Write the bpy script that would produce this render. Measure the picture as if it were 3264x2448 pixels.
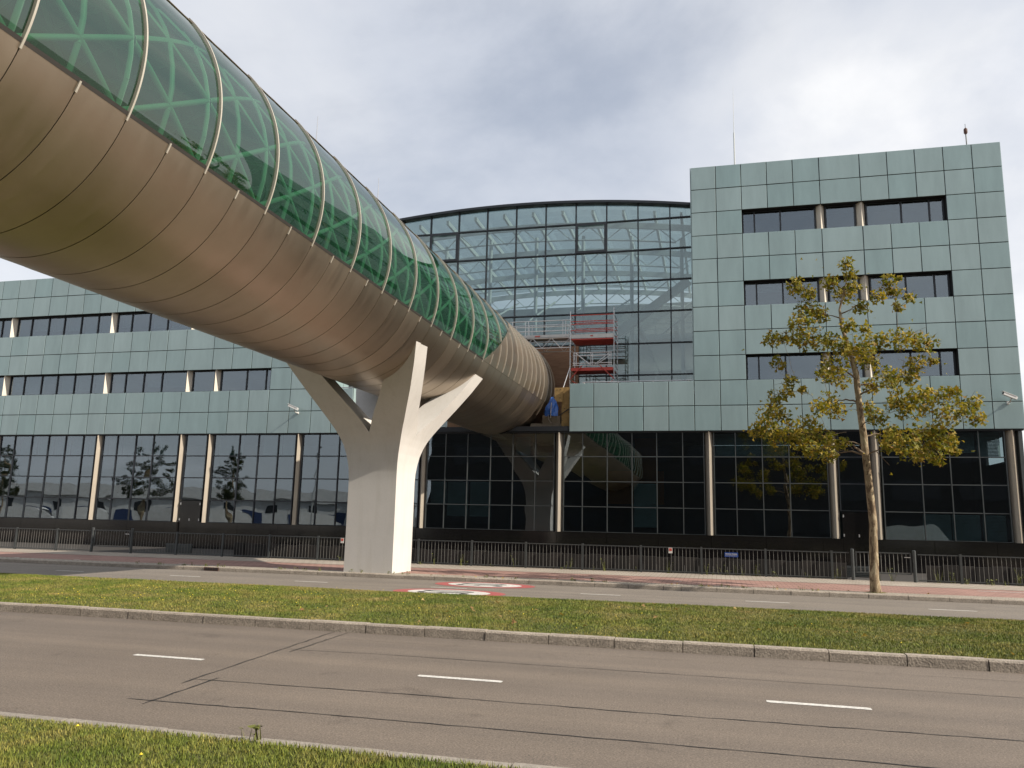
import bpy, math, random
import numpy as np
from mathutils import Vector, Matrix, noise
PI=math.pi; R=math.radians
scene=bpy.context.scene; COL=scene.collection
for o in list(bpy.data.objects): bpy.data.objects.remove(o)

# ------------------------------------------------------------------ camera
F_PX,PITCH,ROLL,YAW=2529.08,0.173683,0.0230021,-0.251369
def cam_dir(v):
    x,y,z=v
    c,s=math.cos(ROLL),math.sin(ROLL); x,y=c*x-s*y,s*x+c*y
    c,s=math.cos(PITCH),math.sin(PITCH); y,z=c*y+s*z,-s*y+c*z
    c,s=math.cos(YAW),math.sin(YAW)
    return Vector((c*x+s*z,-s*x+c*z,y))
cam=bpy.data.cameras.new('camera'); camo=bpy.data.objects.new('camera',cam); COL.objects.link(camo)
r_,u_,f_=cam_dir((1,0,0)),cam_dir((0,1,0)),cam_dir((0,0,1))
M=Matrix.Identity(4)
for i in range(3): M[i][0],M[i][1],M[i][2]=r_[i],u_[i],-f_[i]
M[2][3]=1.8; camo.matrix_world=M
cam.sensor_width=36; cam.lens=36*F_PX/3264; cam.clip_end=3000; cam.clip_start=0.1
scene.camera=camo
scene.render.resolution_x=1024; scene.render.resolution_y=768

# ------------------------------------------------------------------ light
SUN_EL,SUN_AZ=34.5,98.0            # azimuth clockwise from +Y
sd=Vector((math.sin(R(SUN_AZ))*math.cos(R(SUN_EL)),math.cos(R(SUN_AZ))*math.cos(R(SUN_EL)),math.sin(R(SUN_EL))))
sun=bpy.data.lights.new('sun','SUN'); sun.energy=5.0; sun.angle=R(0.53); sun.color=(1,.905,.78)
suno=bpy.data.objects.new('sun',sun); COL.objects.link(suno); suno.rotation_euler=sd.to_track_quat('Z','Y').to_euler()
w=bpy.data.worlds.new('World'); scene.world=w; w.use_nodes=True
nt=w.node_tree; N=nt.nodes; Lk=nt.links; N.clear()
def wn(t,**k):
    n=N.new(t)
    for a,b in k.items(): setattr(n,a,b)
    return n
def wmath(op,a,b=None):
    n=wn('ShaderNodeMath',operation=op)
    for i,v in enumerate((a,b)):
        if v is None: continue
        if isinstance(v,(int,float)): n.inputs[i].default_value=v
        else: Lk.new(v,n.inputs[i])
    return n.outputs[0]
tc=wn('ShaderNodeTexCoord'); sep=wn('ShaderNodeSeparateXYZ'); Lk.new(tc.outputs['Generated'],sep.inputs[0])
zz=wmath('ADD',wmath('MAXIMUM',sep.outputs[2],0.0),0.22)
com=wn('ShaderNodeCombineXYZ'); Lk.new(wmath('DIVIDE',sep.outputs[0],zz),com.inputs[0]); Lk.new(wmath('DIVIDE',sep.outputs[1],zz),com.inputs[1])
mp=wn('ShaderNodeMapping'); Lk.new(com.outputs[0],mp.inputs[0]); mp.inputs['Location'].default_value=(9.13,0.36,0)
def wnoise(sc,det,rough,dist,loc=(0,0,0)):
    m=wn('ShaderNodeMapping'); Lk.new(mp.outputs[0],m.inputs[0]); m.inputs['Location'].default_value=loc
    n=wn('ShaderNodeTexNoise'); Lk.new(m.outputs[0],n.inputs['Vector'])
    n.inputs['Scale'].default_value=sc; n.inputs['Detail'].default_value=det; n.inputs['Roughness'].default_value=rough; n.inputs['Distortion'].default_value=dist
    return n.outputs[0]
def wramp(fac,stops):
    r=wn('ShaderNodeValToRGB'); Lk.new(fac,r.inputs[0]); e=r.color_ramp.elements
    while len(e)<len(stops): e.new(.5)
    for el,(p,c) in zip(e,stops): el.position=p; el.color=c if len(c)==4 else (*c,1)
    r.color_ramp.interpolation='EASE'; return r.outputs[0]
sky=wn('ShaderNodeTexSky',sky_type='NISHITA'); sky.sun_disc=False; sky.sun_elevation=R(SUN_EL); sky.sun_rotation=R(SUN_AZ)
sky.air_density=1.0; sky.dust_density=2.2; sky.ozone_density=1.0; sky.altitude=0
cover=wramp(wnoise(0.85,9,.56,.35),[(.30,(.45,)*3),(.50,(.80,)*3),(.62,(1,)*3)])
tone=wramp(wnoise(0.62,8,.52,.25,(4.2,1.7,0)),[(.32,(4.9,5.3,6.3)),(.48,(6.1,6.4,7.05)),(.64,(8.3,8.3,8.35))])
low=wramp(sep.outputs[2],[(.04,(1,)*3),(.46,(0,)*3)])          # cloud bank thickens toward the horizon
cov2=wmath('MAXIMUM',cover,wmath('MULTIPLY',low,.8))
hb=wn('ShaderNodeMix',data_type='RGBA'); Lk.new(wmath('MULTIPLY',low,.8),hb.inputs[0]); Lk.new(tone,hb.inputs[6]); hb.inputs[7].default_value=(9.0,8.95,8.9,1)
mx=wn('ShaderNodeMix',data_type='RGBA'); Lk.new(cov2,mx.inputs[0]); Lk.new(sky.outputs[0],mx.inputs[6]); Lk.new(hb.outputs[2],mx.inputs[7])
bg=wn('ShaderNodeBackground'); Lk.new(mx.outputs[2],bg.inputs[0]); bg.inputs[1].default_value=0.1
wo=wn('ShaderNodeOutputWorld'); Lk.new(bg.outputs[0],wo.inputs[0])
scene.view_settings.view_transform='Standard'; scene.view_settings.look='None'; scene.view_settings.gamma=1
scene.view_settings.use_curve_mapping=False; scene.view_settings.exposure=0.33
scene.render.engine='CYCLES'
try:
    scene.cycles.max_bounces=8; scene.cycles.transparent_max_bounces=16; scene.cycles.glossy_bounces=4; scene.cycles.caustics_reflective=False; scene.cycles.caustics_refractive=False
    scene.cycles.sample_clamp_indirect=6
except Exception: pass

# ------------------------------------------------------------------ helpers
rng=random.Random(7)
class MB:
    def __init__(s): s.v=[]; s.f=[]
    def add(s,vs,fs):
        b=len(s.v); s.v+= [tuple(p) for p in vs]; s.f+=[tuple(i+b for i in f) for f in fs]; return s
    def box(s,x0,x1,y0,y1,z0,z1):
        return s.add([(x,y,z) for z in (z0,z1) for y in (y0,y1) for x in (x0,x1)],
            [(0,2,3,1),(4,5,7,6),(0,1,5,4),(2,6,7,3),(0,4,6,2),(1,3,7,5)])
    def quad(s,a,b,c,d): return s.add([a,b,c,d],[(0,1,2,3)])
    def prism(s,poly,z0,z1):           # poly (x,y) counter-clockwise, extruded along z
        n=len(poly); return s.add([(x,y,z0) for x,y in poly]+[(x,y,z1) for x,y in poly],
            [tuple(range(n-1,-1,-1)),tuple(range(n,2*n))]+[(i,(i+1)%n,n+(i+1)%n,n+i) for i in range(n)])
    def prism_y(s,poly,y0,y1):         # poly in (x,z)
        n=len(poly); return s.add([(x,y0,z) for x,z in poly]+[(x,y1,z) for x,z in poly],
            [tuple(range(n)),tuple(range(2*n-1,n-1,-1))]+[(i,n+i,n+(i+1)%n,(i+1)%n) for i in range(n)])
    def tube(s,pts,rad,seg=8,caps=True):
        pts=[Vector(p) for p in pts]; n=len(pts)
        rad=[rad]*n if isinstance(rad,(int,float)) else rad
        t0=(pts[1]-pts[0]).normalized(); a=Vector((0,0,1)) if abs(t0.z)<.9 else Vector((1,0,0))
        u=t0.cross(a).normalized(); vs=[]
        for i in range(n):
            t=(pts[min(i+1,n-1)]-pts[max(i-1,0)]).normalized()
            u=(u-t*u.dot(t)).normalized(); b=t.cross(u)
            for k in range(seg):
                an=2*PI*k/seg; vs.append(pts[i]+(u*math.cos(an)+b*math.sin(an))*rad[i])
        fs=[(i*seg+k,i*seg+(k+1)%seg,(i+1)*seg+(k+1)%seg,(i+1)*seg+k) for i in range(n-1) for k in range(seg)]
        if caps: fs+=[tuple(range(seg-1,-1,-1)),tuple(range((n-1)*seg,n*seg))]
        return s.add(vs,fs)
    def bar(s,a,b,w,h=None):           # rectangular bar from a to b
        h=h or w; a,b=Vector(a),Vector(b); t=(b-a).normalized(); up=Vector((0,0,1)) if abs(t.z)<.95 else Vector((0,1,0))
        u=t.cross(up).normalized()*w/2; v=u.cross(t).normalized()*h/2
        vs=[p+i*u+j*v for p in (a,b) for i,j in ((-1,-1),(1,-1),(1,1),(-1,1))]
        return s.add(vs,[(0,1,2,3),(7,6,5,4),(0,4,5,1),(1,5,6,2),(2,6,7,3),(3,7,4,0)])
    def mesh(s,name,smooth=None):
        m=bpy.data.meshes.new(name); m.from_pydata(s.v,[],s.f); m.update()
        if smooth is not None:
            m.shade_smooth()
            try: m.set_sharp_from_angle(angle=R(smooth))
            except Exception: pass
        return m
def obj(name,mesh,mat=None,parent=None,loc=None,smooth=None):
    if isinstance(mesh,MB): mesh=mesh.mesh(name,smooth)
    if mat is not None and not mesh.materials: mesh.materials.append(mat)
    o=bpy.data.objects.new(name,mesh); COL.objects.link(o)
    if parent: o.parent=parent
    if loc: o.location=loc
    return o
def tag(o,label=None,cat=None,group=None,kind=None):
    for k,v in (('label',label),('category',cat),('group',group),('kind',kind)):
        if v: o[k]=v
    return o
def thing(name,label,cat,loc=(0,0,0),group=None):
    o=bpy.data.objects.new(name,None); COL.objects.link(o); o.location=loc; o.empty_display_size=.3
    return tag(o,label,cat,group)
def part(name,mb,mat,parent,smooth=None):            # mesh given in world space, parent may stand anywhere
    o=obj(name,mb,mat,parent,smooth=smooth)
    bpy_loc=Vector((0,0,0)); p=parent
    while p: bpy_loc+=p.location; p=p.parent
    o.location=-bpy_loc; return o
def copy_tree(o,parent=None):
    c=o.copy(); COL.objects.link(c); c.parent=parent
    for ch in list(o.children): copy_tree(ch,c)
    return c

# ------------------------------------------------------------------ materials
def newmat(name):
    m=bpy.data.materials.new(name); m.use_nodes=True; t=m.node_tree
    b=t.nodes['Principled BSDF']; return m,t,b
def nd(t,ty,**k):
    n=t.nodes.new(ty)
    for a,b in k.items(): setattr(n,a,b)
    return n
def tnoise(t,vec,sc,det=4,rough=.55,dist=0):
    n=nd(t,'ShaderNodeTexNoise'); t.links.new(vec,n.inputs['Vector'])
    n.inputs['Scale'].default_value=sc; n.inputs['Detail'].default_value=det; n.inputs['Roughness'].default_value=rough; n.inputs['Distortion'].default_value=dist
    return n.outputs[0]
def tramp(t,fac,stops,interp='LINEAR'):
    r=nd(t,'ShaderNodeValToRGB'); t.links.new(fac,r.inputs[0]); e=r.color_ramp.elements
    while len(e)<len(stops): e.new(.5)
    for el,(p,c) in zip(e,stops): el.position=p; el.color=(*c,1)
    if interp=='CONSTANT' and len(stops)==2: e[1].position=.5
    r.color_ramp.interpolation=interp; return r.outputs[0]
def tmix(t,fac,a,b,blend='MIX'):
    n=nd(t,'ShaderNodeMix',data_type='RGBA',blend_type=blend)
    for i,v in ((0,fac),(6,a),(7,b)):
        if isinstance(v,(int,float)): n.inputs[i].default_value=v
        elif isinstance(v,tuple): n.inputs[i].default_value=(*v,1)
        else: t.links.new(v,n.inputs[i])
    return n.outputs[2]
def tmath(t,op,a,b=None):
    n=nd(t,'ShaderNodeMath',operation=op)
    for i,v in enumerate((a,b)):
        if v is None: continue
        if isinstance(v,(int,float)): n.inputs[i].default_value=v
        else: t.links.new(v,n.inputs[i])
    return n.outputs[0]
def coords(t,kind='Object'): return nd(t,'ShaderNodeTexCoord').outputs[kind]
def worldpos(t): return nd(t,'ShaderNodeNewGeometry').outputs['Position']
def bump(t,b,h,strength=.3,dist=.02):
    n=nd(t,'ShaderNodeBump'); n.inputs['Strength'].default_value=strength; n.inputs['Distance'].default_value=dist
    t.links.new(h,n.inputs['Height']); t.links.new(n.outputs[0],b.inputs['Normal'])
def mat(name,c,rough=.6,metal=0,var=.12,sc=3.0,fine=None,bmp=0,spec=.5,rnd=0):
    m,t,b=newmat(name); p=worldpos(t)
    n=tnoise(t,p,sc,5,.6)
    lo=tuple(x*(1-var) for x in c); hi=tuple(min(1,x*(1+var)) for x in c)
    col=tramp(t,n,[(.3,lo),(.7,hi)])
    if fine:
        f=tnoise(t,p,fine[0],2,.7); col=tmix(t,1,col,tramp(t,f,[(.3,(1-fine[1],)*3),(.7,(1,)*3)]),'MULTIPLY')
        if bmp: bump(t,b,f,bmp)
    if rnd:
        oi=nd(t,'ShaderNodeObjectInfo'); v=tramp(t,oi.outputs['Random'],[(0,(1-rnd,)*3),(1,(1,)*3)])
        col=tmix(t,1,col,v,'MULTIPLY')
    t.links.new(col,b.inputs['Base Color']); b.inputs['Roughness'].default_value=rough; b.inputs['Metallic'].default_value=metal
    b.inputs['Specular IOR Level'].default_value=spec
    return m
def glass(name,tint,ior=2.0,wave=.0,wsc=.7,rough=.0,hi=None,body=None):
    m,t,b=newmat(name); t.nodes.remove(b); out=t.nodes['Material Output']
    tr=nd(t,'ShaderNodeBsdfTransparent'); tr.inputs[0].default_value=(*tint,1)
    gl=nd(t,'ShaderNodeBsdfGlossy'); gl.inputs['Roughness'].default_value=rough
    gl.inputs[0].default_value=(*(hi or (.82,.90,.98)),1)
    fr=nd(t,'ShaderNodeFresnel'); gm=nd(t,'ShaderNodeNewGeometry')   # thin sheet: same reflectance from both faces
    iv=tramp(t,gm.outputs['Backfacing'],[(0,(ior/4,)*3),(1,(1/ior/4,)*3)],'CONSTANT'); t.links.new(tmath(t,'MULTIPLY',iv,4.0),fr.inputs[0])
    base=tr.outputs[0]
    if body:                       # tinted interlayer: a thin diffuse green film
        df=nd(t,'ShaderNodeBsdfDiffuse'); df.inputs[0].default_value=(*body[1],1)
        m0=nd(t,'ShaderNodeMixShader'); m0.inputs[0].default_value=body[0]; t.links.new(tr.outputs[0],m0.inputs[1]); t.links.new(df.outputs[0],m0.inputs[2]); base=m0.outputs[0]
    mx=nd(t,'ShaderNodeMixShader'); t.links.new(fr.outputs[0],mx.inputs[0]); t.links.new(base,mx.inputs[1]); t.links.new(gl.outputs[0],mx.inputs[2])
    if wave:
        oi=nd(t,'ShaderNodeObjectInfo'); ad=nd(t,'ShaderNodeVectorMath',operation='MULTIPLY_ADD')
        t.links.new(oi.outputs['Random'],ad.inputs[0]); ad.inputs[1].default_value=(37,19,53); t.links.new(coords(t),ad.inputs[2])
        h=tnoise(t,ad.outputs[0],wsc,1,.4); bn=nd(t,'ShaderNodeBump'); bn.inputs['Strength'].default_value=1; bn.inputs['Distance'].default_value=wave
        t.links.new(h,bn.inputs['Height']); t.links.new(bn.outputs[0],gl.inputs['Normal'])
    t.links.new(mx.outputs[0],out.inputs[0]); return m
MT={}
# asphalt: speckled warm grey with tyre-polished bands along the traffic
def asphalt(name,c0,c1,blue=0):
    m,t,b=newmat(name); p=worldpos(t)
    big=tnoise(t,p,.45,5,.6); fine=tnoise(t,p,55,5,.85); mid=tnoise(t,p,14,4,.7)
    col=tramp(t,big,[(.3,c0),(.7,c1)])
    col=tmix(t,1,col,tramp(t,fine,[(.36,(.35,)*3),(.46,(.85,)*3),(.53,(1.02,)*3),(.64,(1.85,1.75,1.6))]),'MULTIPLY')
    col=tmix(t,1,col,tramp(t,mid,[(.3,(.87,)*3),(.7,(1.06,)*3)]),'MULTIPLY')
    sc=nd(t,'ShaderNodeMapping'); t.links.new(p,sc.inputs[0]); sc.inputs['Scale'].default_value=(.05,1.6,1)
    band=tnoise(t,sc.outputs[0],1,3,.5); col=tmix(t,1,col,tramp(t,band,[(.3,(.84,.84,.85)),(.7,(1.12,1.11,1.09))]),'MULTIPLY')
    stn=tnoise(t,p,1.1,6,.7,.6); col=tmix(t,1,col,tramp(t,stn,[(.30,(.74,.73,.73)),(.40,(1,1,1)),(.66,(1,1,1)),(.74,(1.13,1.12,1.1))]),'MULTIPLY')
    t.links.new(col,b.inputs['Base Color']); b.inputs['Roughness'].default_value=.85
    bump(t,b,fine,.5,.01); return m
MT['asphalt']=asphalt('asphalt',(.150,.124,.101),(.182,.151,.124))
MT['asphalt_far']=asphalt('asphalt_far',(.175,.153,.128),(.208,.182,.155))
MT['paint']=mat('road_paint',(.76,.74,.69),.6,var=.10,fine=(28,.42),sc=7)
MT['paint_old']=mat('worn_road_paint',(.52,.50,.45),.7,fine=(40,.35),sc=6)
MT['redpaint']=mat('red_road_paint',(.43,.105,.10),.7,fine=(22,.35),sc=4)
MT['blackpaint']=mat('black_road_paint',(.03,.03,.03),.7,fine=(60,.3),sc=4)
MT['sealant']=mat('crack_sealant',(.016,.015,.015),.5,fine=(30,.5),sc=8)
MT['kerb']=mat('kerb_concrete',(.44,.38,.31),.9,var=.2,sc=5,fine=(38,.5),bmp=.7,rnd=.10)
MT['edging']=mat('edging_concrete',(.36,.32,.275),.9,var=.15,sc=4,fine=(45,.35),bmp=.5,rnd=.12)
MT['kerb_shadow']=mat('kerb_bed',(.07,.062,.05),.95)  # dark tone of the kerb bedding and the path joint
def tiles(name,c0,c1,mortar,size,sc=1.0,msize=.012,offset=0.5):
    m,t,b=newmat(name); p=worldpos(t)
    br=nd(t,'ShaderNodeTexBrick'); t.links.new(p,br.inputs['Vector']); br.offset=offset
    br.inputs['Scale'].default_value=1; br.inputs['Brick Width'].default_value=size[0]; br.inputs['Row Height'].default_value=size[1]
    br.inputs['Mortar Size'].default_value=msize; br.inputs['Mortar Smooth'].default_value=.3; br.inputs['Bias'].default_value=0
    br.inputs['Color1'].default_value=(*c0,1); br.inputs['Color2'].default_value=(*c1,1); br.inputs['Mortar'].default_value=(*mortar,1)
    n=tnoise(t,p,.6,6,.65); n2=tnoise(t,p,30,3,.7)
    col=tmix(t,1,br.outputs[0],tramp(t,n,[(.3,(.80,.78,.76)),(.65,(1.1,1.1,1.1))]),'MULTIPLY')
    col=tmix(t,1,col,tramp(t,n2,[(.3,(.82,)*3),(.7,(1.1,)*3)]),'MULTIPLY')
    t.links.new(col,b.inputs['Base Color']); b.inputs['Roughness'].default_value=.9; bump(t,b,br.outputs['Fac'],-.4,.01); return m
MT['red_tile']=tiles('red_path_tiles',(.34,.20,.165),(.30,.175,.145),(.12,.075,.055),(.3,.3))
MT['grey_tile']=tiles('grey_footway_tiles',(.37,.32,.265),(.33,.29,.24),(.14,.115,.09),(.3,.3))
MT['paver']=tiles('paver_strip_blocks',(.33,.29,.235),(.40,.355,.30),(.12,.10,.07),(.21,.105))
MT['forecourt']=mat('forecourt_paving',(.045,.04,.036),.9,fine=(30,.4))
MT['far_ground']=mat('far_ground',(.13,.125,.11),.95,fine=(8,.3))
def soil():
    m,t,b=newmat('turf_soil'); p=worldpos(t)
    n=tnoise(t,p,.9,6,.62); f=tnoise(t,p,42,4,.75)
    col=tramp(t,n,[(.28,(.060,.080,.014)),(.5,(.105,.115,.022)),(.72,(.165,.145,.045))])
    col=tmix(t,1,col,tramp(t,f,[(.3,(.5,)*3),(.68,(1.25,)*3)]),'MULTIPLY')
    t.links.new(col,b.inputs['Base Color']); b.inputs['Roughness'].default_value=1; bump(t,b,f,.9,.04); return m
MT['soil']=soil()
def blades():
    m,t,b=newmat('grass_blades'); g=nd(t,'ShaderNodeNewGeometry'); p=g.outputs['Position']
    n=tnoise(t,p,.8,6,.62); rp=g.outputs['Random Per Island']
    a=tramp(t,n,[(.34,(.095,.145,.022)),(.48,(.165,.195,.036)),(.58,(.235,.225,.058)),(.70,(.33,.275,.115))])
    n2=tnoise(t,p,3.5,4,.6); a=tmix(t,tramp(t,n2,[(.48,(0,)*3),(.75,(.45,)*3)]),a,(.27,.20,.085))
    col=tmix(t,1,a,tramp(t,rp,[(0,(.55,.62,.6)),(.55,(1,1,1)),(.9,(1.35,1.25,1.1)),(1,(1.9,1.55,1.6))]),'MULTIPLY')
    t.links.new(col,b.inputs['Base Color']); b.inputs['Roughness'].default_value=.7; b.inputs['Specular IOR Level'].default_value=.25
    return m
MT['blades']=blades()
MT['bronze']=None
def bronze():
    m,t,b=newmat('champagne_cladding'); p=worldpos(t); oi=nd(t,'ShaderNodeObjectInfo')
    n=tnoise(t,p,.9,4,.6); f=tnoise(t,p,60,2,.6)
    col=tramp(t,n,[(.3,(.45,.365,.275)),(.7,(.51,.42,.325))])
    col=tmix(t,1,col,tramp(t,oi.outputs['Random'],[(0,(.88,)*3),(1,(1.05,)*3)]),'MULTIPLY')
    t.links.new(col,b.inputs['Base Color']); b.inputs['Metallic'].default_value=.93; b.inputs['Roughness'].default_value=.34
    st=nd(t,'ShaderNodeMapping'); t.links.new(p,st.inputs[0]); st.inputs['Scale'].default_value=(.5,4,.5)
    r=tmath(t,'ADD',tramp(t,tnoise(t,st.outputs[0],1.2,5,.65),[(.3,(.27,)*3),(.7,(.38,)*3)]),tmath(t,'MULTIPLY',oi.outputs['Random'],.06)); t.links.new(r,b.inputs['Roughness']); return m
MT['bronze']=bronze()
MT['rib']=mat('rib_metal',(.50,.46,.39),.42,.25,var=.06)
MT['tube_back']=mat('tube_backing',(.075,.06,.046),.8)
MT['gasket']=mat('dark_gasket',(.03,.026,.022),.6)
MT['tube_glass']=glass('green_tube_glass',(.26,.52,.37),2.0,wave=.0015,wsc=.5,hi=(.92,.94,.94),body=(.20,(.035,.14,.075)))
MT['lattice']=mat('lattice_paint',(.34,.38,.34),.5,var=.04)
MT['deck']=mat('bridge_deck',(.10,.11,.10),.8)
MT['pier']=mat('white_pier_coating',(.64,.615,.575),.55,var=.03,sc=.7,fine=(25,.05),spec=.35)
def pier_mat():
    m,t,b=newmat('weathered_white_coating'); p=worldpos(t)
    mp_=nd(t,'ShaderNodeMapping'); t.links.new(p,mp_.inputs[0]); mp_.inputs['Scale'].default_value=(3.2,3.2,.22)
    streak=tnoise(t,mp_.outputs[0],1.6,6,.62,.2); blot=tnoise(t,p,.9,6,.6); fine_=tnoise(t,p,34,3,.7)
    col=tramp(t,blot,[(.3,(.60,.58,.545)),(.7,(.66,.635,.595))])
    col=tmix(t,1,col,tramp(t,streak,[(.32,(.945,.94,.925)),(.50,(1,1,1))]),'MULTIPLY')
    col=tmix(t,1,col,tramp(t,fine_,[(.3,(.94,)*3),(.6,(1.01,)*3)]),'MULTIPLY')
    t.links.new(col,b.inputs['Base Color']); b.inputs['Roughness'].default_value=.55; b.inputs['Specular IOR Level'].default_value=.35; bump(t,b,fine_,.08,.01); return m
MT['pier']=pier_mat()
MT['pier_joint']=mat('pier_joint',(.25,.23,.2),.8)
def panelmat(name,c,rnd):
    m,t,b=newmat(name); p=worldpos(t); oi=nd(t,'ShaderNodeObjectInfo')
    sp=nd(t,'ShaderNodeMapping'); t.links.new(p,sp.inputs[0]); sp.inputs['Scale'].default_value=(1.2,1,.25)
    n=tnoise(t,sp.outputs[0],1.3,5,.6); f=tnoise(t,p,70,2,.6)
    lo=tuple(x*.88 for x in c); hi=tuple(x*1.06 for x in c)
    col=tramp(t,n,[(.3,lo),(.7,hi)])
    col=tmix(t,1,col,tramp(t,oi.outputs['Random'],[(0,(1-rnd,1-rnd*.55,1-rnd*.5)),(.6,(1,1,1)),(1,(1+rnd*.4,1+rnd*.3,1+rnd*.3))]),'MULTIPLY')
    col=tmix(t,1,col,tramp(t,f,[(.3,(.96,)*3),(.7,(1.02,)*3)]),'MULTIPLY')
    t.links.new(col,b.inputs['Base Color']); b.inputs['Roughness'].default_value=.22; b.inputs['Specular IOR Level'].default_value=.45
    ad=nd(t,'ShaderNodeVectorMath',operation='MULTIPLY_ADD'); t.links.new(oi.outputs['Random'],ad.inputs[0]); ad.inputs[1].default_value=(31,11,47); t.links.new(coords(t),ad.inputs[2])
    bump(t,b,tnoise(t,ad.outputs[0],.8,1,.4),1,.004)
    return m
MT['panel']=panelmat('pale_green_panel',(.315,.415,.418),.12)
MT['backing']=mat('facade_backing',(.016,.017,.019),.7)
MT['frame']=mat('dark_frame',(.020,.024,.030),.45,spec=.4)
MT['frame_grey']=mat('grey_frame',(.10,.11,.11),.4,.4)
MT['glass']=glass('facade_glass',(.50,.58,.60),2.3,wave=.010,wsc=.55)
MT['atrium_glass']=glass('atrium_glass',(.66,.73,.73),2.2,wave=.004,wsc=.5,hi=(.86,.93,.93))
MT['column']=mat('cream_column',(.50,.44,.36),.34,.45,var=.06,sc=1.2)
MT['column_upper']=mat('cream_window_column',(.68,.62,.52),.5,.0,var=.05,sc=1.2)
MT['plinth']=mat('black_granite',(.012,.011,.011),.12,fine=(90,.4),spec=.6)
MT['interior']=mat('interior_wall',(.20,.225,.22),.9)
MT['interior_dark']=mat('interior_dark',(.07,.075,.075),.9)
MT['orange']=mat('orange_interior',(.42,.13,.03),.8)
MT['blind']=mat('blind_fabric',(.46,.56,.52),.8)
MT['white_steel']=mat('white_steel',(.52,.55,.54),.5,var=.05)
MT['roof']=mat('roof_membrane',(.12,.12,.12),.9)
MT['alu']=mat('aluminium_tube',(.62,.62,.62),.35,.7,var=.05)
MT['red']=mat('red_scaffold',(.50,.055,.035),.45,var=.15,sc=6)
MT['toe']=mat('grey_toe_board',(.55,.54,.51),.6)
def plywood():
    m,t,b=newmat('plywood'); p=worldpos(t); s=nd(t,'ShaderNodeMapping'); t.links.new(p,s.inputs[0]); s.inputs['Scale'].default_value=(1.2,1.2,9)
    n=tnoise(t,s.outputs[0],1.5,6,.7,.6); col=tramp(t,n,[(.3,(.20,.10,.055)),(.7,(.33,.185,.10))])
    t.links.new(col,b.inputs['Base Color']); b.inputs['Roughness'].default_value=.8; return m
MT['ply']=plywood()
MT['osb']=mat('yellow_board',(.42,.27,.10),.8,var=.2,sc=5,fine=(30,.25))
MT['mortar_blocks']=mat('limestone_blocks',(.45,.36,.26),.9,var=.12,fine=(20,.2))
MT['tarp']=mat('blue_tarp',(.03,.12,.42),.25,var=.2,sc=8)
MT['rope']=mat('pale_rope',(.55,.5,.42),.8)
MT['fence']=mat('galvanised_fence',(.075,.082,.083),.45,.35,var=.12,sc=5)
MT['fence_bar']=mat('fence_bar',(.19,.185,.17),.5,.3,var=.12,sc=5)
MT['slabA']=mat('dark_slab',(.026,.022,.020),.8,var=.2)  # two dark tones painting the bay pattern mirrored in the plinth
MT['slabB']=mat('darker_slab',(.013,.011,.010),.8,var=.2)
MT['cctv']=mat('white_housing',(.74,.73,.70),.4,var=.04)
MT['dark']=mat('dark_plastic',(.02,.02,.022),.4)
MT['sign_blue']=mat('blue_sign_face',(.02,.07,.30),.4)
MT['sign_white']=mat('white_sign_face',(.74,.72,.68),.5)
MT['sign_red']=mat('red_sign_print',(.55,.09,.06),.5)
MT['rust']=mat('cast_iron',(.11,.055,.04),.8,var=.3,sc=9)
MT['brick_dark']=mat('dark_render',(.035,.032,.030),.9)
MT['white_wall']=mat('white_render',(.72,.71,.69),.8)
MT['blue_wall']=mat('blue_cladding',(.03,.05,.13),.6)
def bark():
    m,t,b=newmat('plane_bark'); p=worldpos(t); s=nd(t,'ShaderNodeMapping'); t.links.new(p,s.inputs[0]); s.inputs['Scale'].default_value=(6,6,2.6)
    n=tnoise(t,s.outputs[0],1,4,.6,.4); f=tnoise(t,p,60,3,.7)
    col=tramp(t,n,[(.36,(.13,.085,.05)),(.44,(.27,.20,.12)),(.55,(.42,.34,.22)),(.66,(.30,.26,.15)),(.72,(.17,.12,.07))],'CONSTANT')
    col=tmix(t,1,col,tramp(t,f,[(.3,(.75,)*3),(.7,(1.1,)*3)]),'MULTIPLY')
    t.links.new(col,b.inputs['Base Color']); b.inputs['Roughness'].default_value=.9; bump(t,b,n,.6,.03); return m
MT['bark']=bark()
MT['twig']=mat('twig_bark',(.15,.11,.07),.9,var=.25,sc=8)
def leafmat(name,stops):
    m,t,b=newmat(name); g=nd(t,'ShaderNodeNewGeometry'); out=t.nodes['Material Output']
    col=tramp(t,g.outputs['Random Per Island'],stops)
    n=tnoise(t,g.outputs['Position'],1.3,3,.5); col=tmix(t,1,col,tramp(t,n,[(.3,(.72,.78,.7)),(.7,(1.15,1.1,1.05))]),'MULTIPLY')
    t.links.new(col,b.inputs['Base Color']); b.inputs['Roughness'].default_value=.6; b.inputs['Specular IOR Level'].default_value=.3
    tl=nd(t,'ShaderNodeBsdfTranslucent'); t.links.new(tmix(t,1,col,(1.1,1.15,.5),'MULTIPLY'),tl.inputs[0])
    mx=nd(t,'ShaderNodeMixShader'); mx.inputs[0].default_value=.32; t.links.new(b.outputs[0],mx.inputs[1]); t.links.new(tl.outputs[0],mx.inputs[2]); t.links.new(mx.outputs[0],out.inputs[0])
    return m
MT['leaf']=leafmat('autumn_leaf',[(0,(.11,.125,.016)),(.35,(.215,.20,.024)),(.65,(.32,.25,.034)),(.88,(.43,.31,.05)),(1,(.27,.15,.03))])
MT['dry_leaf']=leafmat('dry_leaf',[(0,(.25,.14,.06)),(1,(.5,.36,.16))])
MT['dark_leaf']=leafmat('dark_leaf',[(0,(.02,.028,.008)),(1,(.05,.06,.015))])  # leaf copy darkened to paint backlight into the mirrored crowns
MT['flower']=mat('yellow_flower',(.75,.55,.02),.6)
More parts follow.
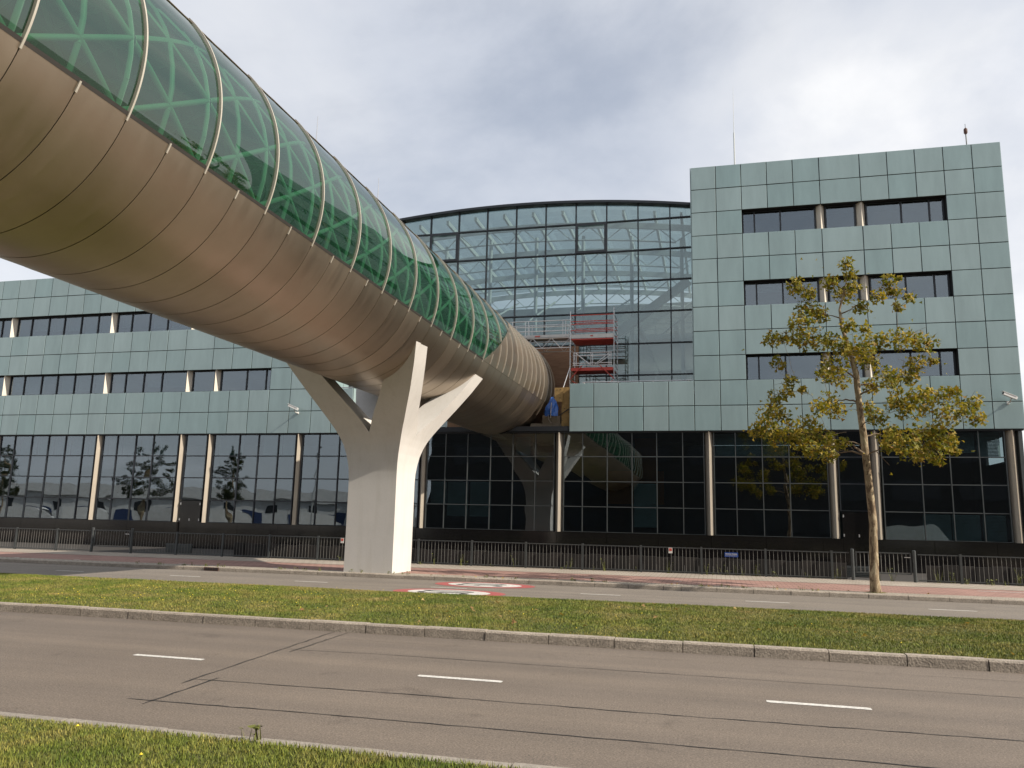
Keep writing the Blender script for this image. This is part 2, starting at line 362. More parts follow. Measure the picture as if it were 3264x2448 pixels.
MT['weed']=mat('weed_green',(.13,.14,.03),.8,var=.35,sc=6)

# ------------------------------------------------------------------ the setting
X0,X1=-130,70
def sheet(name,x0,x1,y0,y1,z,m,**k):
    o=obj(name,MB().quad((x0,y0,z),(x1,y0,z),(x1,y1,z),(x0,y1,z)),m); tag(o,kind='structure'); return o
gr=obj('ground',MB().quad((-900,-900,-.12),(900,-900,-.12),(900,1500,-.12),(-900,1500,-.12)),MT['far_ground']); tag(gr,kind='structure')
road=sheet('road',X0,X1,6.17,12.3,0,MT['asphalt'])
road2=sheet('road',X0,X1,18.52,23.95,0,MT['asphalt_far'])
strip=sheet('pavement',X0,X1,24.22,25.0,.112,MT['paver'])
cyc=sheet('cycle_path',X0,X1,25.0,28.15,.108,MT['red_tile'])
foot=sheet('footway',X0,X1,28.2,30.95,.112,MT['grey_tile'])
fc=sheet('forecourt',X0,X1,30.95,37.95,.09,MT['forecourt'])
jl=obj('path_joint',MB().box(X0,X1,28.15,28.2,-.05,.1),MT['kerb_shadow'],cyc)
# grass strips as gently uneven sheets
def turf(name,x0,x1,y0,y1,z,nx,ny,amp):
    mb=MB(); vs=[];fs=[]
    for j in range(ny+1):
        for i in range(nx+1):
            x=x0+(x1-x0)*i/nx; y=y0+(y1-y0)*j/ny
            e=min(1,min(j,ny-j)/2)
            vs.append((x,y,z+amp*e*(1.2+noise.noise((x*.5,y*.7,1.3)))))
    for j in range(ny):
        for i in range(nx):
            a=j*(nx+1)+i; fs.append((a,a+1,a+nx+2,a+nx+1))
    mb.add(vs,fs); o=obj(name,mb,MT['soil'],smooth=60); tag(o,kind='structure'); return o
med=turf('median',-60,30,12.5,18.36,.12,180,14,.025)
ver=turf('verge',-40,30,-7,6.0,.035,140,24,.02)
vr2=sheet('road',X0,X1,-14,-7.05,-.02,MT['asphalt'])
# kerb stones, one object each
def stones(bedname,x0,x1,y0,y1,z0,z1,L,m,bed):
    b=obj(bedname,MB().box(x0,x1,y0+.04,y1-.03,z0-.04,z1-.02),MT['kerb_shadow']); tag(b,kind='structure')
    x=x0; meshes={}
    while x<x1-.01:
        l=L; k=rng.random()
        if k<.10: l=L*.5
        l=min(l,x1-x); key=round(l,2)
        if key not in meshes:
            c=.022; mb=MB(); mb.prism_y([(0.006,z0-.03),(l-.006,z0-.03),(l-.006,z1),(0.006,z1)],0,1)
            # bevelled profile swept along x
            prof=[(y0,z0-.03),(y0+.012,z1-c),(y0+.012+c,z1),(y1,z1),(y1,z0-.03)]
            mb=MB(); n=len(prof)
            mb.add([(0.007,y,z) for y,z in prof]+[(l-.007,y,z) for y,z in prof],[tuple(range(n-1,-1,-1)),tuple(range(n,2*n))]+[(i,(i+1)%n,n+(i+1)%n,n+i) for i in range(n)])
            meshes[key]=mb.mesh('kerb_stone')
        o=obj('kerb_stone',meshes[key],m,b,(x,0,0)); o.location.z=rng.uniform(-.006,.004); o.location.y=rng.uniform(-.006,.006)
        x+=l
    return b
stones('kerb',-34.0,22.0,12.30,12.50,0,.145,1.0,MT['kerb'],None)
stones('kerb',-40.0,15.0,23.97,24.215,0,.125,1.0,MT['kerb'],None)
stones('kerb',-34.0,20.0,18.37,18.50,0,.10,1.0,MT['edging'],None)
stones('kerb_edging',-16.0,10.0,6.02,6.165,0,.035,1.0,MT['edging'],None)
# lane dashes
def dash(parent,xc,yc,l,wd,m,z=.004):
    e=wd*.35
    obj('lane_marking',MB().add([(xc-l/2,yc-wd/2+.02,z),(xc-l/2+e,yc-wd/2,z),(xc+l/2,yc-wd/2,z),(xc+l/2,yc+wd/2-.02,z),(xc+l/2-e,yc+wd/2,z),(xc-l/2,yc+wd/2,z)],[(0,1,2,3,4,5)]),m,parent)
for k in range(-6,5): dash(road,-2.93+3.93*k,9.27,1.03,.105,MT['paint'])
for k in range(-7,5): dash(road2,-7.18+4.2*k,21.48,1.06,.085,MT['paint'])
obj('edge_marking',MB().box(-60,15,18.56,18.62,.001,.004),MT['paint_old'],road2)
for x,y,l in [(-4.07,26.4,.28),(-1.2,26.25,.28),(1.58,25.75,.26),(4.4,26.1,.26),(-14.7,25.2,.26),(-25.5,25.05,.2),(-22.9,25.15,.28),(-9.3,26.2,.28),(-18.6,25.4,.28)]:
    dash(cyc,x,y,l,.09,MT['paint'],.112)
dash(cyc,9.3,27.3,3.4,.09,MT['paint'],.112)
# crack sealing lines
def wiggle(pts,wd,z):
    mb=MB(); P=[]; wd*=.72
    for (a,b) in zip(pts,pts[1:]):
        n=max(2,int(math.dist(a,b)/.16))
        for i in range(n): P.append((a[0]+(b[0]-a[0])*i/n,a[1]+(b[1]-a[1])*i/n))
    P.append(pts[-1]); vs=[]
    for i,(x,y) in enumerate(P):
        q=P[min(i+1,len(P)-1)]; p=P[max(i-1,0)]; d=Vector((q[0]-p[0],q[1]-p[1])).normalized()
        j=rng.uniform(-.011,.011); ww=wd*rng.uniform(.6,1.35); 
        if i in (0,len(P)-1): ww*=.4
        nx,ny=-d.y,d.x
        vs+=[(x+nx*(j-ww/2),y+ny*(j-ww/2),z),(x+nx*(j+ww/2),y+ny*(j+ww/2),z)]
    mb.add(vs,[(2*i,2*i+2,2*i+3,2*i+1) for i in range(len(P)-1)]); return mb
for i,(pts,wd) in enumerate([([(-5.68,7.92),(-6.03,12.29)],.03),([(-5.67,10.23),(-5.78,12.29)],.03),([(-5.39,6.97),(-5.49,8.34)],.035),
    ([(-5.75,8.17),(-3.54,8.26),(-.28,8.28),(2.62,8.36),(12,8.4)],.024),([(-5.69,7.12),(-3.05,7.18),(-.24,7.2),(1.3,7.2),(12,7.22)],.024),
    ([(-5.75,10.4),(-4.5,10.51),(-.3,10.5),(3.3,10.5),(12,10.5)],.017),([(-5.7,11.58),(-.3,11.6),(8,11.6)],.009)]):
    obj('crack_seal',wiggle(pts,wd,.004),MT['sealant'],road)
# painted speed roundels
def ellipse(cx,cy,a,b,z,n=64): return MB().add([(cx+a*math.cos(2*PI*i/n),cy+b*math.sin(2*PI*i/n),z) for i in range(n)],[tuple(range(n))])
fcv=bpy.data.curves.new('digits','FONT'); fcv.body='50'; fcv.align_x='CENTER'; fcv.align_y='CENTER'; fcv.size=1; fcv.resolution_u=6
fo=bpy.data.objects.new('digits',fcv); COL.objects.link(fo); bpy.context.view_layer.update()
dm=bpy.data.meshes.new_from_object(fo.evaluated_get(bpy.context.evaluated_depsgraph_get())); bpy.data.objects.remove(fo)
dm.materials.clear(); dm.materials.append(MT['blackpaint'])
for cx,cy in ((-6.58,22.96),(-6.72,20.1)):
    r=obj('speed_roundel',ellipse(cx,cy,1.5,.96,.004 if cy>21 else .0045),MT['redpaint'],road2)
    obj('roundel_field',ellipse(cx,cy,1.1,.70,.008),MT['paint'],r)
    d=obj('digits',dm,None,r,(cx,cy,.012)); d.rotation_euler=(0,0,R(90)); d.scale=(.95,2.0,1)
# gully grate in the far kerb
gg=thing('kerb_drain','rust-brown cast iron gully inlet set into the far kerb','drain',(-16.4,23.93,.0))
part('housing',MB().box(-16.68,-16.12,23.945,23.968,.005,.118),MT['rust'],gg)
for i in range(5): part('slot',MB().box(-16.62+.1*i,-16.56+.1*i,23.938,23.944,.03,.095),MT['dark'],gg)

# grass blades
def grass(name,x0,x1,y0,y1,n,z,hm,seed,wd=.009,clump=None):
    g=np.random.default_rng(seed); x=g.uniform(x0,x1,n); y=g.uniform(y0,y1,n)
    if clump is not None:
        keep=np.array([noise.noise((a*1.1,b*1.3,seed))+g.random()*.9>.05 for a,b in zip(x,y)]); x=x[keep];y=y[keep]; n=len(x)
    pv=np.array([noise.noise((a*.55,b*.8,3.1)) for a,b in zip(x,y)])
    h=hm*g.uniform(.5,1.25,n)*(1+.55*pv); an=g.uniform(0,2*PI,n); le=g.uniform(0,.8,n)*h; la=g.uniform(0,2*PI,n)
    zz=np.full(n,z)
    if callable(z): zz=np.array([z(a,b) for a,b in zip(x,y)])
    dx=np.cos(an)*wd*g.uniform(.6,1.4,n);dy=np.sin(an)*wd
    v=np.empty((n,3,3)); v[:,0]=np.c_[x-dx,y-dy,zz]; v[:,1]=np.c_[x+dx,y+dy,zz]; v[:,2]=np.c_[x+np.cos(la)*le,y+np.sin(la)*le,zz+h]
    m=bpy.data.meshes.new(name); m.vertices.add(3*n); m.vertices.foreach_set('co',v.ravel()); m.loops.add(3*n); m.loops.foreach_set('vertex_index',np.arange(3*n,dtype=np.int32))
    m.polygons.add(n); m.polygons.foreach_set('loop_start',np.arange(0,3*n,3,dtype=np.int32)); m.update(calc_edges=True)
    m.materials.append(MT['blades']); o=bpy.data.objects.new(name,m); COL.objects.link(o); return o
gz=lambda x,y:.12+.025*min(1,min((y-12.5)/.42,(18.36-y)/.42)/2)*(1.2+noise.noise((x*.5,y*.7,1.3)))
tag(grass('grass',-22,13,12.51,18.34,300000,gz,.030,3,.0065),'short mown grass with yellowing patches on the raised median','grass',kind='stuff')
vz=lambda x,y:.035+.02*min(1,(6.0-y)/1.08)*(1.2+noise.noise((x*.5,y*.7,1.3)))
tag(grass('grass',-8.5,6.5,2.4,6.03,260000,vz,.034,5,.0042),'grass verge with brown dry patches beside the flat road edging','grass',kind='stuff')
# dandelions and fallen leaves on the turf
mb=MB(); g=random.Random(5)
for i in range(95):
    if i<65: x,y=g.gauss(-10.6,1.8),g.uniform(13.2,16.6)
    else: x,y=g.uniform(-14,6),g.uniform(12.8,18)
    z=gz(x,y)+g.uniform(.03,.07); r=g.uniform(.008,.014)
    mb.add([(x+r*math.cos(a),y+r*math.sin(a),z) for a in [k*PI/3 for k in range(6)]]+[(x,y,z+.012)],[(k,(k+1)%6,6) for k in range(6)])
for x,y in ((-5.0,5.7),(-4.0,5.2),(-5.8,5.0)):
    r=.014; z=.12; mb.add([(x+r*math.cos(a),y+r*math.sin(a),z) for a in [k*PI/3 for k in range(6)]]+[(x,y,z+.014)],[(k,(k+1)%6,6) for k in range(6)])
tag(obj('dandelions',mb,MT['flower']),'scattered small yellow dandelion heads in the median grass','flowers',kind='stuff')
def leafpoly(c,n,u,s):
    v=n.cross(u); pts=[]
    for a,r in ((-90,.35),(-40,.62),(-5,.95),(30,.55),(90,1.15),(150,.55),(185,.95),(220,.62)):
        pts.append(c+(u*math.cos(R(a))+v*math.sin(R(a)))*s*r*.5+n*(abs(math.cos(R(a)))*s*.12))
    return pts
mb=MB()
for i in range(70):
    if i<45: x,y=g.uniform(-8,7),g.uniform(12.7,18); z=gz(x,y)+.04
    else: x,y=g.uniform(-10,6),g.uniform(24.3,25.2); z=.125
    n=Vector((g.gauss(0,.4),g.gauss(0,.4),1)).normalized(); u=n.orthogonal().normalized(); u.rotate(Matrix.Rotation(g.uniform(0,6.28),3,n))
    mb.add(leafpoly(Vector((x,y,z)),n,u,g.uniform(.07,.13)),[tuple(range(8))])
tag(obj('fallen_leaves',mb,MT['dry_leaf']),'dry brown plane leaves fallen on the median and pavement','leaves',kind='stuff')
# weeds along the fence foot, kerb joints and verge edge
mb=MB()
def tuft(x,y,z,h,n):
    for k in range(n):
        a=g.uniform(0,6.28); l=h*g.uniform(.5,1.2); t=g.uniform(.1,.55)*l; wd=.006+.004*g.random()
        p=Vector((x+g.gauss(0,.04),y+g.gauss(0,.03),z)); q=p+Vector((math.cos(a)*t,math.sin(a)*t,l)); s=Vector((math.sin(a),-math.cos(a),0))*wd
        mb.add([p-s,p+s,q],[(0,1,2)])
        if g.random()<.5:
            c=p.lerp(q,.8); mb.add(leafpoly(c,Vector((g.gauss(0,.5),g.gauss(0,.5),1)).normalized(),Vector((1,0,0)),.05+.04*g.random()),[tuple(range(8))])
for i in range(70):
    x=g.choice([g.uniform(-15.5,-4),g.uniform(-14.5,-12.5),g.uniform(-3,10)]); tuft(x,g.uniform(30.5,30.9),.11,g.choice([.12,.2,.2,.45]),g.randint(5,11))
for i in range(40): tuft(g.uniform(-20,3),g.uniform(24.18,24.6),.11,g.uniform(.05,.13),7)
for i in range(5): tuft(9.9+.15*i,30.75,.11,.55,10)
tag(obj('weeds',mb,MT['weed']),'tufts of weeds growing along the railing foot and kerb joints','weeds',kind='stuff')
wt=MB(); mb=wt
for i in range(6): tuft(-3.62+g.gauss(0,.02),6.05+g.gauss(0,.015),.03,.13,2)
tag(obj('weed_tuft',wt,MT['weed']),'single feathery weed sprouting from the flat road edging','weed')

# ------------------------------------------------------------------ tubular footbridge
TR=2.7
def tcx(y): return -10.853-.0016*(y-36.64)
def tcz(y): return 8.872+.0105*(y-36.64)
def tp(y,ph,r): a=R(ph); return (tcx(y)+r*math.cos(a),y,tcz(y)+r*math.sin(a))
GL0,GL1=-21.4,43.0          # glass from/to (degrees above horizontal)
def yend(ph):
    p=ph if ph<=90 else 180-ph
    return float(np.interp(p,[-21.4,-10,4.5,21,38,43,47,90],[28.0,28.95,30.05,31.5,33.05,33.5,33.7,33.7]))
BAY=1.88; Y_RING=9.11; YS=Y_RING-13*BAY; TEND=40.85
tube=thing('tubular_footbridge','bronze-clad tubular footbridge with green glass sides running into the offices','footbridge',(-10.85,12,0))
def shell(phs,fy0,fy1,r0,r1,thick,lip):
    """curved sheet between angle list phs, from y=fy0(ph) to fy1(ph)"""
    vs=[];fs=[];n=len(phs)
    for ph in phs:
        a,b=fy0(ph),fy1(ph)
        vs+=[tp(a,ph,r0),tp(b,ph,r1),tp(b,ph,r1-thick),tp(a,ph,r0-thick)]
    for i in range(n-1):
        p,q=phs[i],phs[i+1]
        if fy1(p)-fy0(p)<.004 and fy1(q)-fy0(q)<.004: continue
        for k in range(4): fs.append((4*i+k,4*i+4+k,4*i+4+(k+1)%4,4*i+(k+1)%4))
    fs.append((0,1,2,3)); e=4*(n-1); fs.append((e+3,e+2,e+1,e)); 
    return MB().add(vs,fs)
half=BAY/2; nseg=int(round((TEND-YS)/half))
edges=[YS+half*i for i in range(nseg+1)]
low_ph=list(np.linspace(-180-GL0,GL0,45)); top_ph=list(np.linspace(GL1,180-GL1,29)); sol_ph=list(np.linspace(GL0+.25,180-GL0-.25,61))
for a,b in zip(edges,edges[1:]):
    a2,b2=a+.0055,b-.0055
    part('cladding_panel',shell(low_ph,lambda p:a2,lambda p:b2,TR+.004,TR-.001,.012,0),MT['bronze'],tube,smooth=40)
    if b<=28.0: part('roof_panel',shell(top_ph,lambda p:a2,lambda p:b2,TR+.004,TR-.001,.012,0),MT['bronze'],tube,smooth=40)
    else:
        f0=lambda p:min(b2,max(a2,yend(p) if (p<GL1 or p>180-GL1) else a2))
        run=[]
        for i,p in enumerate(sol_ph+[None]):
            if p is not None and b2-f0(p)>.004: run.append(i); continue
            if len(run)>1: part('cladding_panel',shell(sol_ph[max(0,run[0]-1):run[-1]+2],f0,lambda p:b2,TR+.004,TR-.001,.012,0),MT['bronze'],tube,smooth=40)
            run=[]
# light standing seams on the closed end section
for y in edges:
    if y<28.5 or y>TEND-.05: continue
    ph=[p for p in np.linspace(GL0+.6,82,36) if yend(p)<y-.05]
    if len(ph)<4: continue
    vs=[];fs=[]
    for p in ph: vs+=[tp(y-.011,p,TR-.01),tp(y-.011,p,TR+.032),tp(y+.011,p,TR+.032),tp(y+.011,p,TR-.01)]
    for i in range(len(ph)-1):
        for q in range(4): fs.append((4*i+q,4*i+(q+1)%4,4*i+4+(q+1)%4,4*i+4+q))
    e=4*(len(ph)-1); fs+=[(0,1,2,3),(e+3,e+2,e+1,e)]
    part('standing_seam',MB().add(vs,fs),MT['rib'],tube,smooth=40)
# dark liner behind the panel joints (skips the glazed zones)
part('liner',shell(list(np.linspace(-180-GL0-1,GL0+1,40)),lambda p:YS,lambda p:TEND-.02,TR-.018,TR-.018,.02,0),MT['tube_back'],tube,smooth=40)
part('liner',shell(top_ph,lambda p:YS,lambda p:33.6,TR-.018,TR-.018,.02,0),MT['tube_back'],tube,smooth=40)
part('liner',shell(sol_ph,lambda p:min(TEND,yend(p)+.02),lambda p:TEND,TR-.018,TR-.018,.02,0),MT['tube_back'],tube,smooth=40)
MT['lining']=mat('inner_lining',(.50,.52,.50),.8)
part('inner_lining',shell(list(np.linspace(-180-GL0+2,GL0-2,30)),lambda p:YS,lambda p:TEND-.1,TR-.12,TR-.12,.02,0),MT['lining'],tube,smooth=40)
# glass panes, both sides
for k in range(-13,14):
    a=Y_RING+BAY*k; b=a+BAY
    for side in (0,1):
        ph=list(np.linspace(GL0,GL1,22)); ph=ph if side==0 else [180-p for p in ph][::-1]
        if a>33.5: continue
        f1=lambda p:max(a+.03,min(b-.03,yend(p)))
        ok=[i for i in range(len(ph)) if f1(ph[i])-a>.035]
        if len(ok)<2: continue
        ph=ph[max(0,min(ok)-1):max(ok)+2]
        vs=[];fs=[]
        for p in ph: vs+=[tp(a+.03,p,TR-.02),tp(f1(p),p,TR-.02)]
        for i in range(len(ph)-1): fs.append((2*i,2*i+2,2*i+3,2*i+1))
        if fs: part('glass_pane',MB().add(vs,fs),MT['tube_glass'],tube,smooth=60)
    # external rib over the glass
    if a<33.4:
        for side in (0,1):
            top=GL1+3; ph=[p for p in np.linspace(GL0-1.5,top,28)]
            lo=[p for p in ph if yend(p)>=a-.01]
            if len(lo)<4: continue
            ph=lo if side==0 else [180-p for p in lo][::-1]
            vs=[];fs=[]
            for p in ph: vs+=[tp(a-.016,p,TR-.03),tp(a-.016,p,TR+.024),tp(a+.016,p,TR+.024),tp(a+.016,p,TR-.03)]
            for i in range(len(ph)-1):
                for q in range(4): fs.append((4*i+q,4*i+(q+1)%4,4*i+4+(q+1)%4,4*i+4+q))
            e=4*(len(ph)-1); fs+=[(0,1,2,3),(e+3,e+2,e+1,e)]
            part('rib',MB().add(vs,fs),MT['rib'],tube,smooth=40)
    for side in (0,1):   # short lapping clip at the mid joint
        if a+half<28:
            ph=[GL0-3,GL0-1.5,GL0+.6]; ph=ph if side==0 else [180-p for p in ph]
            vs=[]; fs=[]
            for p in ph: vs+=[tp(a+half-.016,p,TR),tp(a+half-.016,p,TR+.026),tp(a+half+.016,p,TR+.026),tp(a+half+.016,p,TR)]
            for i in range(2):
                for q in range(4): fs.append((4*i+q,4*i+(q+1)%4,4*i+4+(q+1)%4,4*i+4+q))
            fs+=[(0,1,2,3),(11,10,9,8)]; part('clip',MB().add(vs,fs),MT['rib'],tube)
for sgn in (0,1):
    p=lambda d:(GL0+d) if sgn==0 else 180-(GL0+d)
    vs=[tp(YS,p(0),TR-.05),tp(YS,p(0),TR+.006),tp(YS,p(1.3),TR+.006),tp(YS,p(1.3),TR-.05)]+[tp(28.05,p(0),TR-.05),tp(28.05,p(0),TR+.006),tp(28.05,p(1.3),TR+.006),tp(28.05,p(1.3),TR-.05)]
    part('edge_trim',MB().add(vs,[(0,1,2,3),(7,6,5,4),(0,4,5,1),(1,5,6,2),(2,6,7,3),(3,7,4,0)]),MT['gasket'],tube)
# deck and handrails inside
dz=7.62
part('deck',MB().add([(-13.1,YS,dz+(YS-36)*.0105),(-8.6,YS,dz+(YS-36)*.0105),(-8.6,42.4,dz+.07),(-13.1,42.4,dz+.07),(-13.1,YS,dz-.2+(YS-36)*.0105),(-8.6,YS,dz-.2+(YS-36)*.0105),(-8.6,42.4,dz-.13),(-13.1,42.4,dz-.13)],[(0,1,2,3),(7,6,5,4),(0,4,5,1),(2,6,7,3),(0,3,7,4),(1,5,6,2)]),MT['deck'],tube)
# diagrid: rings and two families of helices
LR=2.44
for i in range(0,nseg):
    y=edges[i]
    if y<-4: continue
    pts=[tp(y,360*k/40-9,LR) for k in range(41)]
    part('lattice_ring',MB().tube(pts,.047,6,False),MT['lattice'],tube,smooth=60)
NH=13; ang=360/NH
y_ref=Y_RING-.94  # node row at -7 degrees
for fam in (1,-1):
    for q in range(NH):
        pts=[]
        y=-3.0
        while y<34:
            ph=-7+ang*q+fam*(ang/2)*(y-y_ref)/half
            pts.append(tp(y,ph,LR)); y+=half/3
        part('lattice_diagonal',MB().tube(pts,.047,6),MT['lattice'],tube,smooth=60)
# inner collar where the tube meets the atrium
def ringtube(y0,y1,ro,ri,n=56):
    vs=[];fs=[]
    for k in range(n):
        p=360*k/n; vs+=[tp(y0,p,ro),tp(y1,p,ro),tp(y1,p,ri),tp(y0,p,ri)]
    for k in range(n):
        a,b=4*k,4*((k+1)%n)
        for q in range(4): fs.append((a+q,b+q,b+(q+1)%4,a+(q+1)%4))
    return MB().add(vs,fs)
MT['collar']=mat('dark_collar',(.10,.088,.078),.5,.3)
part('end_ring',ringtube(TEND+.01,TEND+.14,TR+.02,TR-.5),MT['bronze'],tube,smooth=40)
for a in (TEND+.15,TEND+.62,TEND+1.09): part('collar_sheet',ringtube(a+.006,min(a+.46,42.44),TR-.32,TR-.36),MT['collar'],tube,smooth=40)
for y in (15.97,19.6):
    b=tp(y,50,TR+.01); part('lightning_rod',MB().tube([b,(b[0],b[1],b[2]+.62)],[.012,.006],6),MT['alu'],tube)

# ------------------------------------------------------------------ white four-armed pier
PX,PY=-11.0,25.35
zs=[.0,1.5,2.6,3.0,3.3,3.6,3.9,4.2,4.45,4.7,4.95,5.2,5.5,5.8,6.15,6.5,6.85,7.2,7.5]
def interp(z,t): return float(np.interp(z,[a for a,b in t],[b for a,b in t]))
WO=[(0,.85),(3.0,.85),(3.3,.86),(3.6,.89),(3.9,.94),(4.2,1.02),(4.45,1.11),(4.7,1.22),(4.95,1.35),(5.2,1.48),(5.8,1.80),(6.5,2.14),(7.2,2.43),(7.7,2.62)]
DO=[(0,.83),(3.0,.83),(3.3,.85),(3.6,.90),(3.9,.97),(4.2,1.08),(4.45,1.22),(4.7,1.40),(4.95,1.60),(5.2,1.82),(5.8,2.35),(6.5,2.98),(7.2,3.58),(7.7,4.0)]
WI=[(4.55,0),(4.95,.22),(5.2,.38),(5.7,.74),(6.1,1.02),(6.5,1.28),(7.2,1.62),(7.7,1.82)]
DI=[(4.6,0),(4.95,.42),(5.3,.85),(5.8,1.35),(6.5,2.02),(7.2,2.62),(7.7,3.0)]
pier=thing('bridge_pier','white four-armed branching pier carrying the tubular footbridge','pier',(PX,PY,.11))
mb=MB(); vs=[];fs=[]; zl=[z for z in zs if z<4.5]+[4.55]
zl=sorted(set(zl+list(np.linspace(3.0,4.5,13))))
for z in zl:
    a,b=interp(z,WO),interp(z,DO); zz=z+.10
    vs+=[(PX-a,PY-b,zz),(PX+a,PY-b,zz),(PX+a,PY+b,zz),(PX-a,PY+b,zz)]
for i in range(len(zl)-1):
    for k in range(4): fs.append((4*i+k,4*i+(k+1)%4,4*i+4+(k+1)%4,4*i+4+k))
part('stem',MB().add(vs,fs),MT['pier'],pier,smooth=25)
cyl=MB(); n=72; cv=[];cf=[]
for y in (15,36):
    for k in range(n): cv.append(tp(y,360*k/n,TR+.035))
cf=[(k,(k+1)%n,n+(k+1)%n,n+k) for k in range(n)]+[tuple(range(n-1,-1,-1)),tuple(range(n,2*n))]
cutter=obj('cutter',cyl.add(cv,cf))
za=list(np.linspace(4.55,7.16,22))
for sx in (1,-1):
    for sy in (1,-1):
        vs=[];fs=[]
        for z in za:
            xo,xi,yo,yi=interp(z,WO),interp(z,WI),interp(z,DO),interp(z,DI); zz=z+.10
            q=[(xi,yi),(xo,yi),(xo,yo),(xi,yo)]
            vs+=[(PX+sx*a,PY+sy*b,zz) for a,b in q]
        flip=sx*sy<0
        for i in range(len(za)-1):
            for k in range(4):
                f=(4*i+k,4*i+(k+1)%4,4*i+4+(k+1)%4,4*i+4+k); fs.append(f[::-1] if flip else f)
        e=4*(len(za)-1); c0=(3,2,1,0);c1=(e,e+1,e+2,e+3); fs+=[c0[::-1] if flip else c0,c1[::-1] if flip else c1]
        o=part('arm',MB().add(vs,fs),MT['pier'],pier)
        md=o.modifiers.new('cut','BOOLEAN'); md.operation='DIFFERENCE'; md.object=cutter; md.solver='EXACT'
        bpy.context.view_layer.update()
        me=bpy.data.meshes.new_from_object(o.evaluated_get(bpy.context.evaluated_depsgraph_get())); o.modifiers.clear(); o.data=me
        me.shade_smooth(); me.set_sharp_from_angle(angle=R(25)); me.materials.clear(); me.materials.append(MT['pier'])
        # thin joint line round the arm
        z=6.45; d=.004
        xo,xi,yo,yi=interp(z,WO)+d,interp(z,WI)-d,interp(z,DO)+d,interp(z,DI)-d
        j=MB(); P=[(PX+sx*a,PY+sy*b) for a,b in ((xi,yi),(xo,yi),(xo,yo),(xi,yo))]
        for a,b in zip(P,P[1:]+P[:1]): j.bar((*a,z+.10),(*b,z+.10),.012,.014)
        part('joint',j,MT['pier_joint'],o) if False else None
bpy.data.objects.remove(cutter)

# ------------------------------------------------------------------ office wings
FY=38.09; ZB=6.27; PH=1.2
panel_cache={}
def panel(parent,x0,x1,z0,z1,y=FY,gap=.036):
    wd,h=round(x1-x0-gap,3),round(z1-z0-gap,3); key=(wd,h)
    if key not in panel_cache:
        b=.008; mb=MB()
        vs=[(-wd/2,.022,-h/2),(wd/2,.022,-h/2),(wd/2,.022,h/2),(-wd/2,.022,h/2),(-wd/2,b,-h/2),(wd/2,b,-h/2),(wd/2,b,h/2),(-wd/2,b,h/2),(-wd/2+b,0,-h/2+b),(wd/2-b,0,-h/2+b),(wd/2-b,0,h/2-b),(-wd/2+b,0,h/2-b)]
        fs=[(8,9,10,11)]+[(i,(i+1)%4,4+(i+1)%4,4+i) for i in range(4)]+[(4+i,4+(i+1)%4,8+(i+1)%4,8+i) for i in range(4)]
        panel_cache[key]=mb.add(vs,fs).mesh('panel')
    o=obj('panel',panel_cache[key],MT['panel'],parent); o.location=Vector(((x0+x1)/2,y,(z0+z1)/2))-parent.location; 
    o.rotation_euler=(R(rng.gauss(0,.2)),0,R(rng.gauss(0,.2))); return o
pane_cache={}
def pane(parent,x0,x1,z0,z1,y,m,plocs):
    wd,h=round(x1-x0,3),round(z1-z0,3); key=(wd,h,m.name)
    if key not in pane_cache: pane_cache[key]=MB().box(-wd/2,wd/2,0,.02,-h/2,h/2).mesh('pane')
    o=obj('pane',pane_cache[key],m,parent); o.location=Vector(((x0+x1)/2,y,(z0+z1)/2))-plocs
    o.rotation_euler=(R(rng.gauss(0,.05)),0,R(rng.gauss(0,.06))); return o
def window(parent,xs,z0,z1,y,name='window',fw=.06,m='glass',rows=None,fmat='frame',fd=.09,skip=()):
    """xs: mullion positions incl. both ends; rows: transom heights"""
    zs_=[z0]+(rows or [])+[z1]; mb=MB()
    for i,x in enumerate(xs):
        wd=fw; mb.box(x-wd/2,x+wd/2,y-fd+.02,y+.05,z0,z1)
    for z in zs_:
        for a,b in zip(xs,xs[1:]): mb.box(a+fw/2,b-fw/2,y-fd+.025,y+.045,max(z0,z-fw/2),min(z1,z+fw/2))
    o=part(name,mb,MT[fmat],parent)
    for i,(a,b) in enumerate(zip(xs,xs[1:])):
        for j,(c,d) in enumerate(zip(zs_,zs_[1:])):
            pane(o,a+fw/2-.004,b-fw/2+.004,c+fw/2-.004,d-fw/2+.004,y-.02,MT[m],Vector((0,0,0)))
    return o
def column(parent,x,z0,z1,wd=.42,d=.27,yb=None,m='column'):
    wd*=.86
    yb=yb or FY+.30
    part('column',MB().prism([(x-wd/2,yb),(x-wd/2,yb-.05),(x,yb-d),(x+wd/2,yb-.05),(x+wd/2,yb)],z0,z1),MT[m],parent)
def blind(parent,x0,x1,z0,z1,y,n=None):
    mb=MB(); n=n or int((z1-z0)/.06)
    for i in range(n):
        z=z0+(z1-z0)*(i+.5)/n; mb.add([(x0,y,z-.026),(x1,y,z-.026),(x1,y+.03,z+.026),(x0,y+.03,z+.026)],[(0,1,2,3)])
    part('blind',mb,MT['blind'],parent)
ZR=lambda k:ZB+PH*k
rows4=[1.47+1.2,1.47+2.4,1.47+3.6]
def ground_bay(parent,xs,fm='frame',fw=.055): return window(parent,xs,1.47,6.25,FY+.22,'glazed_bay',fw,rows=rows4,fmat=fm)
